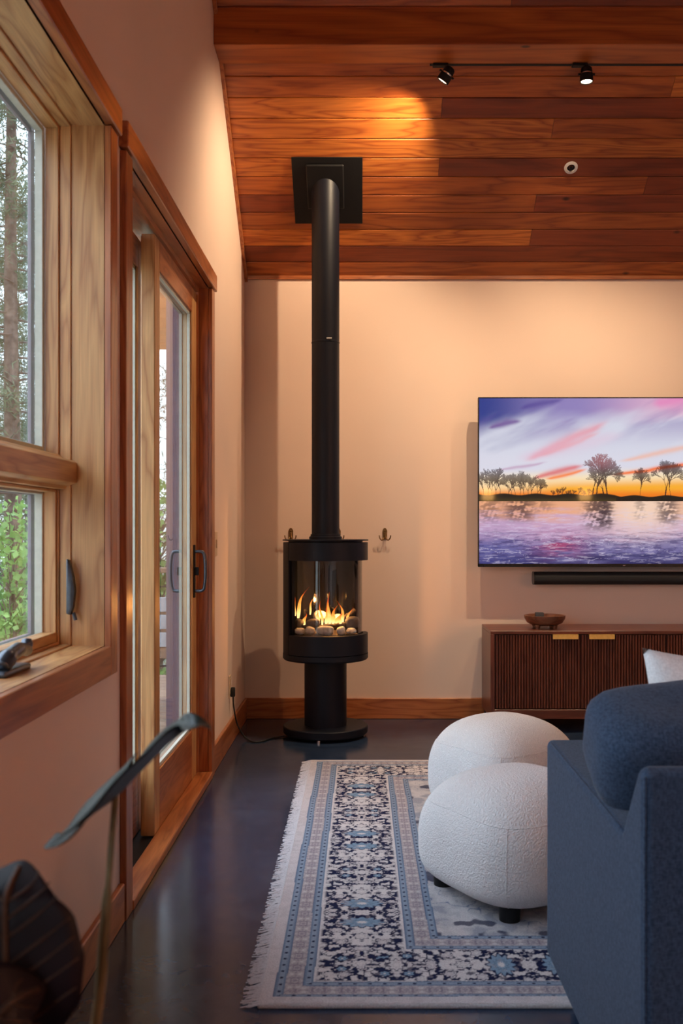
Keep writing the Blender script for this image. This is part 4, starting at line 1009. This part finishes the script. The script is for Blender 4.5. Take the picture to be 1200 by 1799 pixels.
mk('seat_base', B(sx0+0.226, sx1-0.226, yn+0.131, yf-0.01, 0.085, 0.30, 0.015, seg=2), SOFA, sofa, smooth=True)
mk('seat_cushion', softbox(sx0+0.228, sx0+0.93, yn+0.14, yf+0.01, 0.301, 0.44, 0.04), SOFA, sofa, smooth=True)
mk('seat_cushion', softbox(sx0+0.935, sx1-0.228, yn+0.14, yf+0.01, 0.301, 0.44, 0.04), SOFA, sofa, smooth=True)
wn_(mk('arm', prism(ar, 'X', sx1-0.225, sx1, 0.016, seg=4), SOFA, sofa, smooth=True))
sb_ = bmesh.new(); tube([(sx0+0.006, y_, az-0.004-0.012*(yf-y_)/0.74) for y_ in np.linspace(yf-0.03, 1.70, 10)], 0.0028, 5, bm=sb_)
tube([(sx0+0.004, yn+0.004, z_) for z_ in np.linspace(0.10, 0.715, 8)], 0.0028, 5, bm=sb_)
mk('piping', sb_, SOFA, sofa, smooth=True)
for x in (sx0+0.05, sx1-0.09):
    for yy in (yn+0.05, yf-0.08): mk('leg', B(x, x+0.04, yy, yy+0.04, 0.0131 if yy > 2.2 else 0, 0.085, 0.003), MATTE, sofa)
def pillow(w, h, t, pinch=0.06, n=28, wr=0.004, seed=0):
    """cushion in its own XZ plane, thickness along Y"""
    b = bmesh.new(); rs = np.random.default_rng(seed); ph = rs.random(6)*6
    sides = []
    for s in (-1, 1):
        g = []
        for i in range(n+1):
            row = []
            for j in range(n+1):
                u, v = -1+2*i/n, -1+2*j/n
                th = ((1-abs(u)**2.6)*(1-abs(v)**2.6))**0.45 if abs(u) < 1 and abs(v) < 1 else 0
                x = u*w/2*(1-pinch*(1-v*v)*abs(u)); z = v*h/2*(1-pinch*(1-u*u)*abs(v))
                wv = wr*math.sin(5*u+ph[0]+3*v)*math.sin(4*v+ph[1])*th
                row.append(b.verts.new((x, s*(t/2*th+wv), z)))
            g.append(row)
        sides.append(g)
        for i in range(n):
            for j in range(n): b.faces.new((g[i][j], g[i+1][j], g[i+1][j+1], g[i][j+1]))
    bmesh.ops.remove_doubles(b, verts=b.verts, dist=1e-5); bmesh.ops.recalc_face_normals(b, faces=b.faces)
    return b
def place(b, loc, rot):
    bmesh.ops.transform(b, matrix=Matrix.Translation(Vector(loc)) @ Euler(rot).to_matrix().to_4x4(), verts=b.verts); return b
cb = bmesh.new()
bmesh.ops.create_cube(cb, size=1)
bmesh.ops.subdivide_edges(cb, edges=cb.edges[:], cuts=9, use_grid_fill=True)
for v in cb.verts:
    c_ = v.co*2; p_ = 4.2; nr = (abs(c_.x)**p_+abs(c_.y)**p_+abs(c_.z)**p_)**(1/p_); mxc = max(abs(c_.x), abs(c_.y), abs(c_.z))
    c_ = c_*(mxc/nr)
    v.co = Vector((c_.x*0.33, c_.y*(0.135+0.012*math.sin(c_.x*5+1)), c_.z*0.104*(1+0.07*math.sin(c_.x*4+c_.y*2))))
place(cb, (0.765, 1.905, 0.688), (math.radians(22), 0, 0))
tag(mk('back_cushion', cb, SOFA, smooth=True), 'plump slate blue cushion lying on the sofa arm against its back', 'cushion')
tag(mk('throw_pillow', place(pillow(0.44, 0.42, 0.15, 0.09, seed=4), (0.842, 2.22, 0.622), (math.radians(-14), math.radians(4), math.radians(8))), LINEN, smooth=True), 'pale linen throw pillow with pointed corner behind the blue cushion', 'pillow')

# ================================================================== plant in the left foreground
PX, PY = -0.37, 0.98
plant = empty('potted_plant', (PX, PY, 0), 'dark leaved potted plant with long stalks in the left foreground', 'plant')
mk('pot', lathe([(0, 0), (0.10, 0), (0.13, 0.06), (0.145, 0.24), (0.135, 0.24), (0.125, 0.20), (0, 0.20)], (PX, PY, 0), 40), POT, plant, smooth=45)
mk('soil', lathe([(0, 0.205), (0.124, 0.203), (0, 0.20)], (PX, PY, 0), 24), SOIL, plant)
def leafmesh(spine, widths, side, fold=0.15, n=10, wav=0.0):
    """spine points, half widths, side = direction(s) across the blade"""
    b = bmesh.new(); P_ = bez(spine, 8); m = len(P_); W_ = np.interp(np.linspace(0, 1, m), np.linspace(0, 1, len(widths)), widths); rows_ = []
    for i, p in enumerate(P_):
        d = (P_[min(i+1, m-1)]-P_[max(i-1, 0)]).normalized(); s = Vector(side); s = (s-d*s.dot(d)).normalized(); nn_ = d.cross(s)
        rows_.append([b.verts.new(p+s*(W_[i]*u)+nn_*(fold*abs(u)*W_[i]+wav*math.sin(i*0.9)*abs(u)**2)) for u in np.linspace(-1, 1, n+1)])
    for i in range(m-1):
        for j in range(n): b.faces.new((rows_[i][j], rows_[i+1][j], rows_[i+1][j+1], rows_[i][j+1]))
    bmesh.ops.remove_doubles(b, verts=b.verts, dist=1e-6)
    g = bmesh.ops.solidify(b, geom=b.faces[:], thickness=0.0008)
    return b, P_, W_
d1 = 1.0
sp1 = [at(78, 1490, d1-.03), at(120, 1468, d1-.02), at(165, 1428, d1), at(205, 1398, d1), at(250, 1352, d1+.01), at(300, 1302, d1+.03), at(340, 1274, d1+.04), at(366, 1270, d1+.05)]
lb_, _, _ = leafmesh(sp1, [.003, .030, .060, .130, .115, .100, .080, .035, .001], (0.15, 1, 0.15), 0.10)
mk('leaf', lb_, LEAFG, plant, smooth=True, label='upper leaf held out flat, blue sheen on its edge')
mk('stalk', tube(bez([at(203, 1400, d1), at(196, 1480, d1), at(183, 1640, d1), at(168, 1799, .99), (PX+0.07, PY, 0.40), (PX+0.02, PY, 0.20)], 6), [0.0035]*10+[0.0055]*22, 8), STEM, plant, smooth=True)
def veined(spine, widths, side, label, nv=7, mat=LEAFR, fold=.12):
    b, P_, W_ = leafmesh(spine, widths, side, fold)
    lf = mk('leaf', b, mat, plant, smooth=True, label=label); m = len(P_); vb = bmesh.new()
    front = Vector((0, -1, 0))
    tube([p+front*0.002 for p in P_[1:-2]], 0.0030, 6, bm=vb)
    for k in range(nv):
        i = int(m*(0.12+0.70*k/nv)); p = P_[i]; d = (P_[min(i+1, m-1)]-P_[i-1]).normalized(); s = Vector(side); s = (s-d*s.dot(d)).normalized(); nn_ = d.cross(s)
        for sg in (-1, 1):
            pts = []
            for t in np.linspace(0, 0.93, 7):
                i2 = min(m-1, int(i+t*m*0.20)); q = P_[i2]+s*(sg*W_[i2]*t)+nn_*(fold*t*W_[i2]); pts.append(q+front*0.0018)
            tube(pts, [0.0014]*4+[0.0008]*3, 4, bm=vb)
    mk('veins', vb, VEIN, lf, smooth=True)
d2 = 0.90
veined([at(20, 1850, d2+.02), at(14, 1760, d2), at(10, 1660, d2), at(12, 1575, d2+.01), at(40, 1512, d2+.05)], [.02, .062, .068, .060, .04, .004], (1, 0.12, 0.0), 'large dark leaf hanging face on, brown veins')
veined([at(-60, 1900, .84), at(-40, 1830, .84), at(20, 1760, .86), at(78, 1733, .90)], [.03, .06, .05, .03, .003], (0.35, -0.3, -1.0), 'lowest dark leaf cut by the corner of the frame', 5)
mk('stalk', tube(bez([at(20, 1845, d2+.02), (PX+0.0, PY-0.03, 0.42), (PX-0.01, PY-0.01, 0.20)], 6), 0.005, 8), STEM, plant, smooth=True)
mk('stalk', tube(bez([at(-62, 1905, .84), (PX-0.05, PY-0.08, 0.36), (PX-0.03, PY-0.03, 0.20)], 6), 0.005, 8), STEM, plant, smooth=True)

# ================================================================== track lights and sprinkler
def tlamp(x, aim, label, power, size=105, blend=0.55, head=None):
    """small round spot head hung from the track behind the beam"""
    base_ = Vector((x, 4.80, 3.340)); root = empty('track_spotlight', base_, label, 'light', 'spotlights on the ceiling track')
    laim = Vector(aim).normalized(); aim = Vector(head or aim).normalized(); ctr = Vector((x+0.004, 4.775, 3.288)); q = aim.to_track_quat('Z', 'Y').to_matrix().to_4x4()
    def L_(prof, mat, nm, n=28):
        b = lathe(prof, (0, 0, 0), n); bmesh.ops.transform(b, matrix=Matrix.Translation(ctr) @ q, verts=b.verts); return mk(nm, b, mat, root, smooth=40)
    mk('adapter', B(x-0.062, x+0.012, 4.775, 4.805, 3.332, 3.344, 0.002), MATTE, root)
    mk('stem', tube([(x, 4.79, 3.334), ctr+Vector((0, 0.008, 0.02))], 0.005, 8), MATTE, root)
    L_([(0, -0.036), (0.018, -0.036), (0.026, -0.028), (0.028, -0.006), (0.0, -0.006)], MATTE, 'rear_housing')
    L_([(0.0, -0.006), (0.0255, -0.006), (0.0255, 0.002), (0.0, 0.002)], CHROME, 'chrome_band')
    L_([(0.022, 0.002), (0.031, 0.002), (0.0315, 0.036), (0.028, 0.038), (0.026, 0.034), (0.024, 0.006)], MATTE, 'front_ring')
    L_([(0, 0.030), (0.0265, 0.030), (0.0265, 0.033), (0, 0.034)], LENS, 'lens')
    sd_ = aim.cross(Vector((0, 1, 0))).normalized()
    for s in (-1, 1): mk('pivot_screw', tube([ctr+sd_*s*0.028, ctr+sd_*s*0.040], 0.005, 8), MATTE, root)
    l = bpy.data.lights.new('spot', 'SPOT'); l.energy = power; l.color = WARM; l.spot_size = math.radians(size); l.spot_blend = blend; l.shadow_soft_size = 0.012
    o = bpy.data.objects.new('spot', l); COL.objects.link(o); o.parent = root
    o.location = ctr+aim*0.045-base_; o.rotation_euler = (-laim).to_track_quat('Z', 'Y').to_euler()
    # light spilling out of the cooling slot behind the chrome band
    l2 = bpy.data.lights.new('slot_spill', 'POINT'); l2.energy = 1.1; l2.color = (1, 0.5, 0.2); l2.shadow_soft_size = 0.004
    o2 = bpy.data.objects.new('slot_spill', l2); COL.objects.link(o2); o2.parent = root; o2.location = Vector((x, 4.80, 3.322))-base_+Vector((0.02, -0.01, -0.01))
    return root
tlamp(0.405, (-0.55, 0.22, -0.80), 'left black track spotlight, tilted toward the stove', 98, 126, 0.7)
tlamp(1.075, (-0.04, 0.34, -1), 'right black track spotlight, pointing straight down', 125, 100, 1.0, head=(0.0, -0.03, -1))
tlamp(1.75, (-0.05, 0.30, -1), 'track spotlight beyond the right edge of the frame', 72, 100, 1.0)
trk = mk('light_track', B(0.33, 3.4, 4.792, 4.812, 3.345, 3.352), MATTE); tag(trk, 'thin black track behind the wooden beam', 'track')
dS = 5.904/((930-294)/F+SL); xS = (1003-635)*dS/F
spk = empty('sprinkler_head', (xS, dS, cz(dS)), 'white ringed sprinkler head in the plank ceiling', 'sprinkler')
q = Vector((0, -SL/sl, -1/sl)).to_track_quat('Z', 'Y').to_matrix().to_4x4()
def SP(prof, mat, nm):
    b = lathe(prof, (0, 0, 0), 32); bmesh.ops.transform(b, matrix=Matrix.Translation((xS, dS, cz(dS))) @ q, verts=b.verts); return mk(nm, b, mat, spk, smooth=40)
SP([(0.020, 0.001), (0.036, 0.001), (0.035, 0.006), (0.022, 0.009), (0.020, 0.003)], WHITEP, 'ring')
SP([(0, -0.006), (0.020, -0.006), (0.020, 0.002), (0, -0.003)], MATTE, 'recess'); SP([(0, 0.0), (0.007, 0.0), (0.009, 0.012), (0.004, 0.014), (0.010, 0.016), (0, 0.018)], MATTE, 'nozzle')
# unseen pendants: two drums added as warm fill, two lanterns mirrored in the television
def pendant(x, y, z, label, power, r=0.13, glow=1.2, h=0.22):
    root = empty('pendant_lamp', (x, y, z), label, 'lamp', 'pendant lamps behind the camera')
    mk('shade', lathe([(r*.92, 0), (r, 0.02), (r, h-0.02), (r*.92, h)], (x, y, z), 32), emis('pendant_shade', (1, 0.50, 0.13), glow), root, smooth=40)
    mk('cord', tube([(x, y, z+h), (x, y, cz(y))], 0.003, 6), MATTE, root)
    if power:
        l = bpy.data.lights.new('added_warm_fill', 'POINT'); l.energy = power; l.color = (1, 0.43, 0.22); l.shadow_soft_size = 0.1
        o = bpy.data.objects.new('added_warm_fill', l); COL.objects.link(o); o.parent = root; o.location = (0, 0, -0.06)
pendant(4.1, 0.7, 2.1, 'added warm fill lamp with drum shade by the right wall, nearer the sofa', 40)
pendant(4.1, -0.4, 2.1, 'added warm fill lamp with drum shade by the right wall, farther from the sofa', 36)
pendant(1.64, -1.5, 1.49, 'small glowing lantern mirrored at the left side of the television', 0, 0.075, 15, 0.14)
pendant(2.90, -1.5, 1.49, 'small glowing lantern mirrored in the middle of the television', 0, 0.075, 15, 0.14)
